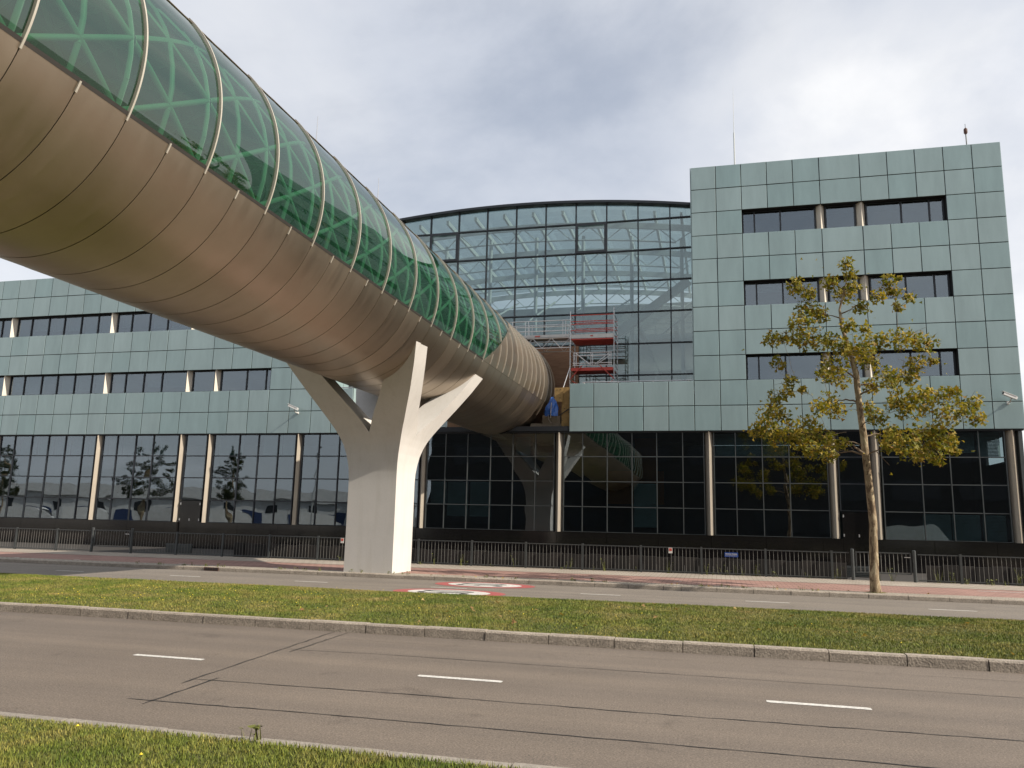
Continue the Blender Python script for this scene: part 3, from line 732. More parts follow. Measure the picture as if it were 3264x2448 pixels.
# ---- right wing
rw=thing('office_wing','tall pale green panelled office wing with three window bands beside the tree','building',(0,0,0))
cR=[-.852+1.2*i for i in range(6)]+[6.95+1.2*i for i in range(6)]; cR[5]=5.15
for k in range(11):
    win=k in (2,5,8)
    for a,b in zip(cR,cR[1:]):
        if win and a>1.5 and b<10.6: continue
        panel(rw,a,b,ZR(k),ZR(k+1))
lowx=[-6.85+1.2*i for i in range(5)]+[-.852]
for k in (0,1):
    for a,b in zip(lowx,lowx[1:]): panel(rw,a,b,ZR(k),ZR(k+1))
# backing strips and reveals
for k0,k1 in ((0,2),(3,5),(6,8),(9,11)):
    part('wall_band',MB().box(1.55,10.55,FY+.026,FY+.50,ZR(k0)+.03,ZR(k1)-.012),MT['backing'],rw)
part('wall_band',MB().box(cR[0]+.02,1.545,FY+.028,FY+.5,ZR(0)+.03,ZR(11)-.015),MT['backing'],rw)
part('wall_band',MB().box(10.555,12.93,FY+.028,FY+.5,ZR(0)+.03,ZR(11)-.015),MT['backing'],rw)
part('wall_band',MB().box(-6.84,-.86,FY+.028,FY+.45,ZR(0)+.03,ZR(2)-.015),MT['backing'],rw)
for k in (2,5,8):
    for xs in ([1.6,2.14,3.34,4.92],[5.40,6.70],[7.20,8.71,9.91,10.5]):
        window(rw,xs,ZR(k)+.02,ZR(k+1)-.0,FY+.40,fw=.07)
    for x in (5.15,6.95): column(rw,x,ZR(k)-.01,ZR(k+1)+.028,.46,.40,FY+.47,'column_upper')
blind(rw,2.2,3.3,ZR(6)-.45,ZR(6)-.05,FY+.62)
# walls, roof, floors
part('side_wall',MB().box(12.62,12.92,FY+.51,54,6.3,ZR(11)-.05),MT['interior'],rw)
part('side_wall',MB().box(-.84,-.54,FY+.51,54,6.3,ZR(11)-.05),MT['interior'],rw)
for k in range(11):       # sun-side end cladding
    y=FY+.03
    o=None
part('end_cladding',MB().box(12.925,12.96,FY+.06,54,6.3,ZR(11)),MT['panel'],rw)
part('end_cladding',MB().box(-.885,-.845,FY+.06,54,ZR(2),ZR(11)),MT['panel'],rw)
part('back_wall',MB().box(-.5,12.6,44.5,44.8,6.4,ZR(11)-.3),MT['interior_dark'],rw)
part('roof',MB().box(-.5,12.6,FY+.51,54,ZR(11)-.5,ZR(11)-.3),MT['roof'],rw)
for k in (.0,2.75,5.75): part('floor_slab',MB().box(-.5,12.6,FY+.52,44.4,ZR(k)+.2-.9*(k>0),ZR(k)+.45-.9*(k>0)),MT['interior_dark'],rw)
part('soffit',MB().box(-14.4,12.9,FY+.06,44.4,6.22,6.29),MT['backing'],rw)
# ground floor of the right wing and the link
bays=[[-14.18,-13.22,-12.05,-10.85,-9.70,-8.55,-7.6],[-7.12,-6.2,-5.0,-3.81,-2.64,-1.43,-.46],[.0,.97,2.15,3.32,4.95],[5.42,6.72],[7.22,8.81,9.97,11.14,12.15]]
bayo=[]
for i,xs in enumerate(bays):
    if i==3: bayo.append(window(rw,xs,2.67,6.25,FY+.22,'glazed_bay',.055,rows=rows4[1:],fmat='frame'))
    else: bayo.append(ground_bay(rw,xs,'frame_grey',.04))
for x in (-14.4,-7.36,-.22,5.19,6.96,12.42): column(rw,x,1.46,6.24,.44,.34,FY+.34)
part('corner_post',MB().box(12.68,12.82,FY+.1,FY+.4,1.46,6.2),MT['frame_grey'],rw)
dr=part('door',MB().box(5.46,6.68,FY+.14,FY+.20,.15,2.62),MT['plinth'],rw)
for x,z in ((5.5,1.61),(6.12,1.6),(5.5,2.45),(6.66,1.6)): obj('hinge',MB().box(x-.02,x+.03,FY+.11,FY+.138,z-.06,z+.06),MT['alu'],dr)
for a,b in ((-14.6,5.44),(6.70,12.9)):
    x=a
    while x<b-.1:
        l=min(2.4,b-x); part('plinth_slab',MB().box(x+.006,x+l-.006,FY+.02,FY+.40,.02,1.46),MT['plinth'],rw); x+=l
part('plinth_core',MB().box(-14.6,12.88,FY+.405,FY+.6,.02,1.45),MT['backing'],rw)
for a,b in ((12.15,12.9),): part('wall_band',MB().box(a+.02,b,FY+.3,FY+.5,1.47,6.2),MT['backing'],rw)
part('end_wall',MB().box(12.55,12.66,FY+.55,54,1.4,5.0),MT['interior_dark'],rw)
part('end_wall',MB().box(12.55,12.66,42.2,54,5.0,6.2),MT['interior_dark'],rw)
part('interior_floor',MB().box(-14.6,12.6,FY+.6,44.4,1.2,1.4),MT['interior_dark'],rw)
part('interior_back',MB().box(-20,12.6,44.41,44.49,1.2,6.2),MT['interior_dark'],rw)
part('interior_wall',MB().box(-3.9,-2.75,40.6,40.7,4.2,6.2),MT['orange'],rw)
part('interior_wall',MB().box(-5.4,-2.5,41.4,41.5,2.9,4.6),MT['orange'],rw)
for x0,x1,z0,z1 in ((-14.1,-13.25,2.7,3.82),(-13.2,-12.1,2.1,3.82),(-12.0,-10.9,2.1,3.82),(-3.78,-2.68,1.75,3.82),(.05,.95,5.1,6.2),(1.0,2.12,5.1,6.2),(2.18,3.3,5.1,6.2),(8.85,9.95,1.5,2.6),(10.0,11.1,1.5,2.6),(11.2,12.1,1.5,2.6),(11.2,12.1,5.1,6.2),(10.0,11.1,5.3,6.2),(-9.65,-8.9,5.2,6.1)):
    blind(rw,x0,x1,z0,z1,FY+.62)
# end roof rail of the link
part('roof_rail',MB().tube([(-6.3,FY+.55,ZR(2)+.13),(-.95,FY+.55,ZR(2)+.13)],.028,8),MT['alu'],rw)
for x in (-6.2,-4.5,-2.8,-1.1): part('rail_post',MB().tube([(x,FY+.55,ZR(2)-.1),(x,FY+.55,ZR(2)+.13)],.02,6),MT['alu'],rw)
part('terrace',MB().box(-6.84,-.9,FY+.46,42.4,ZR(2)-.3,ZR(2)-.12),MT['roof'],rw)
part('terrace_side',MB().box(-6.84,-6.72,FY+.46,42.4,6.45,ZR(2)-.305),MT['backing'],rw)
part('notch_floor',MB().box(-18.45,-6.85,FY+.10,42.4,6.30,6.40),MT['backing'],rw)
part('notch_beam',MB().box(-18.3,-6.87,FY+.02,FY+.095,6.31,6.55),MT['frame'],rw)

# ---- left wing
lw=thing('office_wing','long lower pale green panelled office wing passing behind the bridge tube','building',(0,0,0))
cL=[-20.85,-22.15]+[-23.42-1.235*i for i in range(0,4)]+[-28.95-1.222*i for i in range(0,15)]
cL=sorted(cL)
LE=cL[0]
def lbreaks(): return cL
for k in range(8):
    for a,b in zip(cL,cL[1:]):
        if k in (2,5) and b<-23.3: continue
        panel(lw,a,b,ZR(k),ZR(k+1))
for k in (0,1):
    for a,b in ((-20.85,-19.65),(-19.65,-18.45)): panel(lw,a,b,ZR(k),ZR(k+1))
for k0,k1 in ((0,2),(3,5),(6,8)): part('wall_band',MB().box(LE,-23.44,FY+.026,FY+.45,ZR(k0)+.03,ZR(k1)-.012),MT['backing'],lw)
part('wall_band',MB().box(-23.435,-20.87,FY+.028,FY+.45,ZR(0)+.03,ZR(8)-.015),MT['backing'],lw)
part('wall_band',MB().box(-20.86,-18.47,FY+.028,FY+.45,ZR(0)+.03,ZR(2)-.015),MT['backing'],lw)
lwin=[[-26.68,-25.07,-23.87,-23.47],[-28.5,-27.1],[-33.98,-33.0,-31.77,-30.55,-28.92],[-41.2,-40.18,-38.92,-37.79,-36.56,-35.36,-34.42],[-46.0,-44.6,-43.4,-42.4,-41.65]]
for k in (2,5):
    for xs in lwin: window(lw,xs,ZR(k)+.02,ZR(k+1),FY+.36,fw=.06)
    for x in (-26.89,-28.71,-34.2,-41.42): column(lw,x,ZR(k)-.01,ZR(k+1)+.028,.44,.42,FY+.44,'column_upper')
    for xs in lwin[2:4]:
        for a,b in zip(xs,xs[1:]):
            if rng.random()<.45: blind(lw,a+.05,b-.05,ZR(k)+.1+.5*rng.random(),ZR(k+1),FY+.6)
part('soffit',MB().box(LE,-14.42,FY+.06,44.4,6.22,6.29),MT['backing'],lw)
lb=[[-46.0,-44.6,-43.4,-42.4,-41.68],[-41.18,-40.17,-38.94,-37.75,-36.55,-35.33,-34.45],[-33.95,-32.99,-31.75,-30.59,-28.95],[-28.47,-27.14],[-26.68,-25.11,-23.94,-22.74,-21.7],[-21.28,-20.32,-19.15,-17.95,-16.75,-15.55,-14.62]]
for i,xs in enumerate(lb):
    if i==3: window(lw,xs,2.67,6.25,FY+.22,'glazed_bay',.055,rows=rows4[1:])
    else: ground_bay(lw,xs)
    for a,b in zip(xs,xs[1:]):
        if i<5 and rng.random()<.8: blind(lw,a+.04,b-.04,5.1,6.2,FY+.62)
for x in (-41.43,-34.2,-28.71,-26.91,-21.5): column(lw,x,1.46,6.24,.42,.36,FY+.34)
dl=part('door',MB().box(-28.45,-27.16,FY+.14,FY+.20,.15,2.62),MT['plinth'],lw)
for x,z in ((-28.42,1.6),(-27.2,1.6),(-28.42,2.45),(-27.2,2.45),(-27.8,1.6)): obj('hinge',MB().box(x-.02,x+.03,FY+.11,FY+.138,z-.06,z+.06),MT['alu'],dl)
for a,b in ((LE,-28.47),(-27.14,-14.61)):
    x=a
    while x<b-.1:
        l=min(2.4,b-x); part('plinth_slab',MB().box(x+.006,x+l-.006,FY+.02,FY+.40,.02,1.46),MT['plinth'],lw); x+=l
part('plinth_core',MB().box(LE,-14.61,FY+.405,FY+.6,.02,1.45),MT['backing'],lw)
part('interior_floor',MB().box(LE,-14.61,FY+.6,44.4,1.2,1.4),MT['interior_dark'],lw)
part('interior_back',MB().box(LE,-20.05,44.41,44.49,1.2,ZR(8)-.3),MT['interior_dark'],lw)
for k in (2.75,): part('floor_slab',MB().box(LE,-21.2,FY+.46,44.4,ZR(k)+.9,ZR(k)+1.1),MT['interior_dark'],lw)
part('roof',MB().box(LE,-21.2,FY+.46,54,ZR(8)-.45,ZR(8)-.25),MT['roof'],lw)
part('side_wall',MB().box(-21.15,-20.93,FY+.46,54,6.3,ZR(8)-.05),MT['interior'],lw)
part('side_wall',MB().box(LE-.2,LE,FY+.05,54,0,ZR(8)-.05),MT['panel'],lw)
# sunlit return wall: panels facing the atrium gap
for k in range(2,8):
    for j in range(4):
        o=panel(lw,0,1.2,ZR(k),ZR(k+1)); o.location=Vector((-20.86,FY+.65+1.2*j,ZR(k)+.6)); o.rotation_euler=(0,0,R(90))
part('wall_band',MB().box(-20.925,-20.905,FY+.46,54,ZR(2),ZR(8)-.1),MT['backing'],lw)
part('terrace',MB().box(-20.85,-18.47,FY+.46,42.4,ZR(2)-.3,ZR(2)-.12),MT['roof'],lw)
part('roof_rail',MB().tube([(-20.7,FY+.55,ZR(2)+.13),(-18.6,FY+.55,ZR(2)+.13)],.028,8),MT['alu'],lw)
part('end_reveal',MB().box(-18.465,-18.44,FY+.05,42.4,6.42,ZR(2)),MT['panel'],lw)

# ------------------------------------------------------------------ atrium between the wings
AY=42.5
at=thing('glass_atrium','arched glass-fronted atrium between the two panelled wings','building',(0,0,0))
def arch(x): return 20.02-.0075*(x+10.9)**2
avx=[-20.8]+[-10.86+1.752*i for i in range(-5,6)]+[-.9]
avx=sorted(avx)
ahz=[6.42,8.10,9.84,11.58,13.36,15.12,16.89,18.65]
fr=MB()
for x in avx:
    fr.box(x-.03,x+.03,AY-.1,AY+.12,6.42,arch(x)-.05)
for z in ahz:
    for a,b in zip(avx,avx[1:]):
        if a>-14.5 and b<-7.2 and z<11.5 and z>6.5 and False: continue
        fr.box(a+.03,b-.03,AY-.095,AY+.115,z-.03,z+.03)
for wx,wz in ((-7.356,16.89),(-16.116,16.89)):     # heavier opening lights
    for q in ((wx-.0,wx+.13,wz,wz+1.76),(wx+1.62,wx+1.752,wz,wz+1.76),(wx+.13,wx+1.62,wz,wz+.13),(wx+.13,wx+1.62,wz+1.63,wz+1.76)):
        fr.box(q[0],q[1],AY-.13,AY-.099,q[2],q[3])
afr=part('glazing_frame',fr,MT['frame'],at)
apm={}
for a,b in zip(avx,avx[1:]):
    for j,z in enumerate(ahz):
        if z<9 and -14<=a and b<=-7.2: continue
        if z==9.84 and a>-14.5 and b<-7.3: continue          # plywood here
        top=ahz[j+1] if j+1<len(ahz) else None
        if top is None or top>min(arch(a),arch(b))-.1:
            ta,tb=arch(a+.04)-.08,arch(b-.04)-.08
            mb=MB().prism_y([(a+.026,z+.026),(b-.026,z+.026),(b-.026,tb),(a+.026,ta)],AY-.01,AY+.01)
            part('pane',mb,MT['atrium_glass'],afr); 
            if top is not None: break
        else:
            pane(afr,a+.026,b-.026,z+.026,top-.026,AY-.01,MT['atrium_glass'],Vector((0,0,0)))
# plywood around the tube mouth, with the round hole
def plysheet(x0,x1,z0,z1):
    n=14; vs=[];fs=[]
    cx,cz,rr=tcx(AY),tcz(AY),TR-.31
    # columns clipped by the circle
    xs=np.linspace(x0,x1,n+1)
    mb=MB()
    for a,b in zip(xs,xs[1:]):
        def span(x):
            d=rr*rr-(x-cx)**2
            return None if d<=0 else (cz-math.sqrt(d),cz+math.sqrt(d))
        sa,sb=span(a),span(b)
        loa,hia=(sa if sa else (cz,cz)); lob,hib=(sb if sb else (cz,cz))
        if not sa and not sb:
            mb.prism_y([(a,z0),(b,z0),(b,z1),(a,z1)],AY-.16,AY-.13); continue
        ta,tb=max(z0,hia),max(z0,hib)
        if ta<z1 or tb<z1: mb.prism_y([(a,min(ta,z1)),(b,min(tb,z1)),(b,z1),(a,z1)],AY-.16,AY-.13)
        ua,ub=min(z1,loa),min(z1,lob)
        if ua>z0 or ub>z0: mb.prism_y([(a,z0),(b,z0),(b,max(ub,z0)),(a,max(ua,z0))],AY-.16,AY-.13)
    return mb
for x0,x1 in ((-14.6,-12.62),(-12.61,-10.86),(-10.85,-9.11),(-9.10,-7.12)):
    for z0,z1 in ((6.42,8.86),(8.87,11.52)):
        mbp=plysheet(x0,x1,z0,z1)
        if mbp.f: part('plywood_sheet',mbp,MT['ply'],at)
# arched roof edge, vault and structure inside
rv=[]
xs=np.linspace(-20.85,-.86,41)
edge=MB()
for a,b in zip(xs,xs[1:]):
    edge.add([(a,AY-.32,arch(a)-.07),(b,AY-.32,arch(b)-.07),(b,AY-.32,arch(b)+.07),(a,AY-.32,arch(a)+.07),(a,AY+.2,arch(a)-.07),(b,AY+.2,arch(b)-.07),(b,AY+.2,arch(b)+.07),(a,AY+.2,arch(a)+.07)],[(0,1,2,3),(7,6,5,4),(3,2,6,7),(0,4,5,1)])
part('roof_edge',edge,MT['frame'],at)
DEPTH=17
MT['roof_glass']=glass('atrium_roof_glass',(.52,.60,.60),1.5)
for i in range(0,40,4):
    vs=[]; fs=[]
    for x in xs[i:i+5]: vs+=[(x,AY+.2,arch(x)+.05),(x,AY+DEPTH,arch(x)+.05)]
    fs=[(2*k,2*k+2,2*k+3,2*k+1) for k in range(4)]
    part('roof_pane',MB().add(vs,fs),MT['roof_glass'],at)
for x in [(a+b)/2 for a,b in zip(avx,avx[1:])]:       # purlins running back under the vault
    part('purlin',MB().box(x-.07,x+.07,AY+.4,AY+DEPTH,arch(x)-.50,arch(x)-.24),MT['white_steel'],at)
for j in range(4):                   # curved cross beams
    y=AY+1.6+4.6*j; mb=MB()
    for a,b in zip(xs,xs[1:]): mb.bar((a,y,arch(a)-.72),(b,y,arch(b)-.72),.16,.34)
    part('arched_beam',mb,MT['white_steel'],at)
    mb=MB()
    for a,b in zip(xs[::4],xs[4::4]):
        mb.tube([(a,y,arch(a)-.8),((a+b)/2,y,arch(a)-1.7),(b,y,arch(b)-.8)],.035,5)
    part('truss_web',mb,MT['white_steel'],at)
    mb=MB()
    for a,b in zip(xs[2:-2:4],xs[6::4]): mb.tube([(a,y,arch(a)-1.62),(b,y,arch(b)-1.62)],.05,6)
    part('bottom_chord',mb,MT['white_steel'],at)
part('back_wall',MB().box(-20.8,-.9,AY+DEPTH,AY+DEPTH+.3,6.2,18.6),MT['interior'],at)
part('side_wall',MB().box(-20.80,-20.70,AY+.2,AY+DEPTH,6.2,ZR(8)+.2),MT['interior'],at)
part('atrium_floor',MB().box(-20.8,-.9,AY+.15,AY+DEPTH,6.15,6.38),MT['interior'],at)
for gz_ in (9.9,13.3):                # gallery decks with beams and balustrades
    part('gallery',MB().box(-20.7,-.95,AY+6.5,AY+DEPTH-.01,gz_,gz_+.35),MT['white_steel'],at)
    for i in range(10): part('gallery_beam',MB().box(-20+2*i-.1,-20+2*i+.1,AY+3.0,AY+DEPTH-.1,gz_-.36,gz_-.01),MT['white_steel'],at)
    mb=MB()
    for i in range(14): mb.tube([(-20.2+1.4*i,AY+6.6,gz_+.35),(-20.2+1.4*i,AY+6.6,gz_+1.4)],.03,5)
    for dz_ in (.7,1.05,1.4): mb.tube([(-20.5,AY+6.6,gz_+dz_),(-1,AY+6.6,gz_+dz_)],.025,5)
    part('balustrade',mb,MT['white_steel'],at)
for i in range(7):
    x=-19+2.9*i; part('atrium_post',MB().tube([(x,AY+2.9,6.4),(x,AY+2.9,arch(x)-.9)],.11,10),MT['white_steel'],at,smooth=40)
mb=MB()
for i in range(8): x=-19.5+2.4*i; mb.bar((x,AY+1.8,12.3+.2*(i%3)),(x+2.8,AY+5,15.6),.09)
part('stay',mb,MT['white_steel'],at)
st=MB(); st.bar((-6.5,AY+2.6,12.0),(-1.2,AY+2.6,15.8),.2,.5); st.bar((-6.5,AY+2.6,12.9),(-1.2,AY+2.6,16.7),.05,.05)
part('stair_flight',st,MT['white_steel'],at)

# ------------------------------------------------------------------ scaffold, walkway, site clutter in the notch
sc=thing('scaffold_tower','red and silver mobile scaffold tower standing on the link roof terrace','scaffold',(-5.9,39.9,ZR(2)-.12))
sx0,sx1,sy0,sy1,sz=-7.02,-4.78,39.15,40.55,ZR(2)-.12
def stt(name,a,b,r,m): part(name,MB().tube([a,b],r,7),MT[m],sc,smooth=50)
for x,y,t in ((sx0,sy0,12.62),(sx1,sy0,12.75),(sx0,sy1,12.3),(sx1,sy1,12.5)): stt('upright',(x,y,sz),(x,y,t),.026,'alu')
for x in (sx0,sx1):
    for i in range(15): stt('rung',(x,sy0,sz+.2+.26*i),(x,sy1,sz+.2+.26*i),.016,'alu' if x==sx0 else 'fence')
for z in (12.40,12.08,11.92,11.60):
    stt('guard_rail',(sx0,sy0,z),(sx1,sy0,z),.022,'red'); stt('guard_rail',(sx0,sy1,z-.05),(sx1,sy1,z-.05),.022,'red')
for z,m in ((11.12,'red'),(9.55,'red')):
    part('platform',MB().box(sx0+.05,sx1-.05,sy0+.05,sy1-.05,z,z+.07),MT[m],sc)
part('toe_board',MB().box(sx0+.03,sx1-.03,sy0+.01,sy0+.04,11.2,11.40),MT['toe'],sc)
part('label_plate',MB().box(-5.98,-5.86,sy0,sy0+.008,11.28,11.34),MT['red'],sc)
part('toe_board',MB().box(sx0+.06,sx1-.06,sy0+.01,sy0+.04,9.5,9.66),MT['red'],sc)
for z in (10.42,10.27,9.88,9.76): stt('cross_rail',(sx0+.15,sy0-.03,z),(sx1-.1,sy0-.03,z),.02,'alu')
for x in (sx0+.2,sx0+.32,-5.95,-5.86,sx1-.15,sx1-.25): stt('cross_rail_post',(x,sy0-.03,9.76),(x,sy0-.03,10.42),.02,'alu')
for a,b in (((-6.72,10.4),(-6.0,9.8)),((-5.0,10.4),(-5.75,9.8)),((-4.9,10.3),(-5.65,9.8))): stt('brace',(a[0],sy0-.05,a[1]),(b[0],sy0-.05,b[1]),.022,'alu')
for a,b in (((-6.4,9.75),(sx0,9.05)),((-5.5,9.75),(sx1,9.05)),((-6.9,8.95),(-6.4,8.7)),((-4.85,8.95),(-5.3,8.7))): stt('brace',(a[0],sy0-.04,a[1]),(b[0],sy0-.04,b[1]),.024,'red')
stt('raker',(sx0,sy0,9.7),(-7.28,38.7,8.55),.02,'alu')
wk=thing('scaffold_walkway','silver scaffold walkway with lattice truss spanning above the tube end','scaffold',(-8.8,40,10.8))
def wkt(name,a,b,r,m='alu'): part(name,MB().tube([a,b],r,7),MT[m],wk,smooth=50)
for y,xe in ((39.6,-10.35),(40.5,-10.5)):
    for z in (12.30,11.98,11.75): wkt('guard_rail',(xe,y,z),(-7.1,y,z),.022)
    wkt('chord',(xe,y,11.36),(-7.1,y,11.36),.03); wkt('chord',(-9.6,y,10.83),(-7.1,y,10.83),.024)
    for x in (-10.2,-9.5,-9.35,-7.5,-7.35): wkt('post',(x,y,11.36),(x,y,12.30),.022)
    for i in range(5):
        x=-9.6+.5*i; wkt('lattice',(x,y,10.83 if i%2==0 else 11.36),(x+.5,y,11.36 if i%2==0 else 10.83),.016)
part('toe_board',MB().box(-10.3,-7.15,39.56,39.59,11.40,11.54),MT['toe'],wk)
part('walk_deck',MB().box(-10.4,-7.12,39.65,40.45,11.39,11.43),MT['toe'],wk)
part('label_plate',MB().box(-8.98,-8.70,39.552,39.558,11.43,11.50),MT['sign_red'],wk)
# boards and block courses
bx=thing('timber_panel','small yellow timber board with bolt holes beside the tube end','board',(-7.46,38.55,7.83))
part('board',MB().box(-7.68,-7.26,38.52,38.56,7.83,8.54),MT['osb'],bx)
for x,z in ((-7.55,8.42),(-7.39,8.44),(-7.4,8.02)): part('bolt_hole',MB().tube([(x,38.512,z),(x,38.519,z)],.025,8),MT['dark'],bx)
b2=thing('timber_panel','tall yellow timber board closing the fascia end at the notch','board',(-7.1,38.7,6.41))
part('board',MB().box(-7.34,-6.88,38.66,38.70,6.56,8.58),MT['osb'],b2)
for x,z in ((-7.2,7.5),(-6.97,7.3),(-7.3,6.9)): part('bolt_hole',MB().tube([(x,38.652,z),(x,38.659,z)],.025,8),MT['dark'],b2)
part('strap',MB().bar((-7.5,38.63,7.12),(-6.9,38.63,7.52),.03,.04),MT['dark'],b2)
bl=thing('block_wall','stepped tan blockwork stub under the tube end','wall',(-8.2,39.0,6.41))
for x0,x1,z0,z1 in ((-8.98,-8.40,6.56,6.80),(-8.39,-7.85,6.56,6.80),(-7.84,-7.40,6.56,6.80),(-8.37,-7.9,6.81,7.22),(-7.89,-7.45,6.81,7.22)):
    part('block',MB().box(x0,x1,38.95,39.3,z0,z1),MT['mortar_blocks'],bl)
part('footing',MB().box(-9.1,-7.38,38.9,39.32,6.40,6.555),MT['frame'],bl)
# crumpled blue tarpaulin bundle
tb=thing('blue_tarpaulin','crumpled blue tarpaulin bundle tied below the tube end','tarpaulin',(-7.82,38.5,7.15))
vs=[];fs=[]; nu,nv=28,18
for j in range(nv+1):
    t=j/nv; z=8.06-.96*t; wdt=.06+.25*math.sin(min(1,t*1.25)*PI*.5)-.05*max(0,t-.8)*5*.3
    for i in range(nu):
        a=2*PI*i/nu; rr=wdt*(1+.16*math.sin(5*a+3*t)+.22*noise.noise((math.cos(a)*2.2,math.sin(a)*2.2,t*4)))
        vs.append((-7.80+rr*math.cos(a)+.03*math.sin(6*t),38.48+.6*rr*math.sin(a),z+.05*noise.noise((a,t*5,2))))
for j in range(nv):
    for i in range(nu): fs.append((j*nu+i,(j+1)*nu+i,(j+1)*nu+(i+1)%nu,j*nu+(i+1)%nu))
fs+=[tuple(range(nu)),tuple(range((nv+1)*nu-1,nv*nu-1,-1))]
part('sheet',MB().add(vs,fs),MT['tarp'],tb,smooth=50)
part('rope',MB().tube([(-7.79,38.28,7.75),(-7.80,38.24,7.3),(-7.82,38.26,6.98)],.016,6),MT['rope'],tb)
part('rope',MB().tube([(-7.95,38.34,7.15),(-7.94,38.3,6.95),(-7.85,38.32,6.8),(-7.78,38.36,6.74)],.010,5),MT['rope'],tb)

# ------------------------------------------------------------------ roof masts and cctv
ms=thing('roof_mast','tall thin white lightning mast on the taller wing roof','mast',(1.38,41,ZR(11)-.3))
part('pole',MB().tube([(1.38,41,ZR(11)-.3),(1.38,41,22.6)],[.045,.035],8),MT['white_steel'],ms); part('rod',MB().tube([(1.38,41,22.6),(1.40,41,25.3)],[.02,.006],6),MT['white_steel'],ms)
part('base_plate',MB().box(1.2,1.56,40.82,41.18,ZR(11)-.3,ZR(11)-.26),MT['frame_grey'],ms)
bc=thing('roof_beacon','short pole with brown beacon on the taller wing roof corner','beacon',(12.47,41,ZR(11)-.3))
part('pole',MB().tube([(12.47,41,ZR(11)-.3),(12.46,41,21.42)],.03,8),MT['frame_grey'],bc)
part('lamp',MB().tube([(12.46,41,21.36),(12.46,41,21.42),(12.46,41,21.62),(12.46,41,21.68)],[.05,.085,.085,.04],10),MT['rust'],bc,smooth=40)
part('spike',MB().tube([(12.46,41,21.68),(12.46,41,21.9)],.012,5),MT['frame_grey'],bc)
def cctv(x,z,label):
    t=thing('security_camera',label,'camera',(x,FY,z),'cameras on the fascias')
    part('wall_mount',MB().box(x-.05,x+.05,FY-.05,FY-.004,z-.32,z-.20),MT['cctv'],t)
    part('arm',MB().tube([(x,FY-.05,z-.26),(x,FY-.30,z-.26),(x,FY-.42,z-.12)],.028,8),MT['cctv'],t,smooth=50)
    b=part('housing',MB().bar((x-.30,FY-.50,z+.09),(x+.22,FY-.42,z-.13),.13,.12),MT['cctv'],t)
    part('sunshade',MB().bar((x-.34,FY-.50,z+.175),(x+.2,FY-.42,z-.055),.17,.018),MT['cctv'],t)
    part('lens',MB().tube([(x-.305,FY-.502,z+.09),(x-.33,FY-.505,z+.1)],.045,10),MT['dark'],t)
cctv(-21.6,7.63,'white security camera on the fascia behind the pier arm')
cctv(12.35,7.66,'white security camera on the fascia corner right of the tree')

# ------------------------------------------------------------------ railing with gates
FYF=30.6
bar_m=MB().tube([(0,0,.20),(0,0,1.03)],.0065,6).mesh('bar'); post_m=MB().box(-.038,.038,-.038,.038,.1,1.10).mesh('post')
for m_ in (bar_m,): m_.materials.append(MT['fence_bar'])
post_m.materials.append(MT['fence'])
def railing(label,posts,first=True,last=True):
    t=thing('railing',label,'railing',((posts[0]+posts[-1])/2,FYF,.11)); cx=t.location.x
    def put(n,me,x): 
        o=obj(n,me,None,t); o.location=(x-cx,0,-.11); o.rotation_euler=(rng.gauss(0,.004),rng.gauss(0,.006),0)
    for i,x in enumerate(posts):
        if (i==0 and not first) or (i==len(posts)-1 and not last): continue
        put('post',post_m,x)
    for a,b in zip(posts,posts[1:]):
        part('top_rail',MB().box(a+.033,b-.033,FYF-.022,FYF+.022,1.03,1.065),MT['fence'],t)
        part('bottom_rail',MB().box(a+.033,b-.033,FYF-.018,FYF+.018,.17,.20),MT['fence'],t)
        n=max(1,int(round((b-a)/.14))-1)
        for k in range(1,n+1): put('bar',bar_m,a+(b-a)*k/(n+1))
    return t
railing('dark steel bar railing ending at the barred gate behind the tube shadow',[-38.05,-35.8,-33.58,-31.35,-29.08,-27.22],last=False)
railing('long dark steel bar railing running behind the white pier between both gates',[-25.0,-22.78,-20.5,-18.26,-16.01,-13.8,-11.57,-9.35,-7.15,-4.94,-2.73,-.52,1.72,3.96,4.56],first=False,last=False)
railing('dark steel bar railing beyond the gate right of the tree',[6.71,8.07,10.3,12.5,14.7,16.9,19.1],first=False)
def gate(x0,x1,label):
    t=thing('gate',label,'gate',((x0+x1)/2,FYF,.11)); 
    for x in (x0,x1): part('gate_post',MB().tube([(x,FYF,.08),(x,FYF,1.17),(x,FYF,1.19)],[.06,.06,.035],12),MT['fence'],t,smooth=40)
    part('top_rail',MB().box(x0+.10,x1-.10,FYF-.022,FYF+.022,1.06,1.10),MT['fence'],t); part('bottom_rail',MB().box(x0+.10,x1-.10,FYF-.022,FYF+.022,.36,.40),MT['fence'],t)
    for x in (x0+.12,x1-.12): part('stile',MB().box(x-.022,x+.022,FYF-.022,FYF+.022,.40,1.06),MT['fence'],t)
    n=int((x1-x0-.3)/.14)
    for k in range(1,n+1): 
        x=x0+.12+(x1-x0-.24)*k/(n+1); part('bar',MB().tube([(x,FYF,.40),(x,FYF,1.06)],.010,6),MT['fence_bar'],t)
    for z in (.45,1.03): part('hinge',MB().box(x0+.05,x0+.11,FYF-.03,FYF+.0,z-.03,z+.03),MT['dark'],t)
    part('latch',MB().box(x1-.32,x1-.13,FYF-.05,FYF-.026,.93,.955),MT['alu'],t)
gate(4.64,6.63,'low barred steel gate behind the tree trunk'); gate(-27.15,-25.08,'low barred steel gate in the shade of the tube')
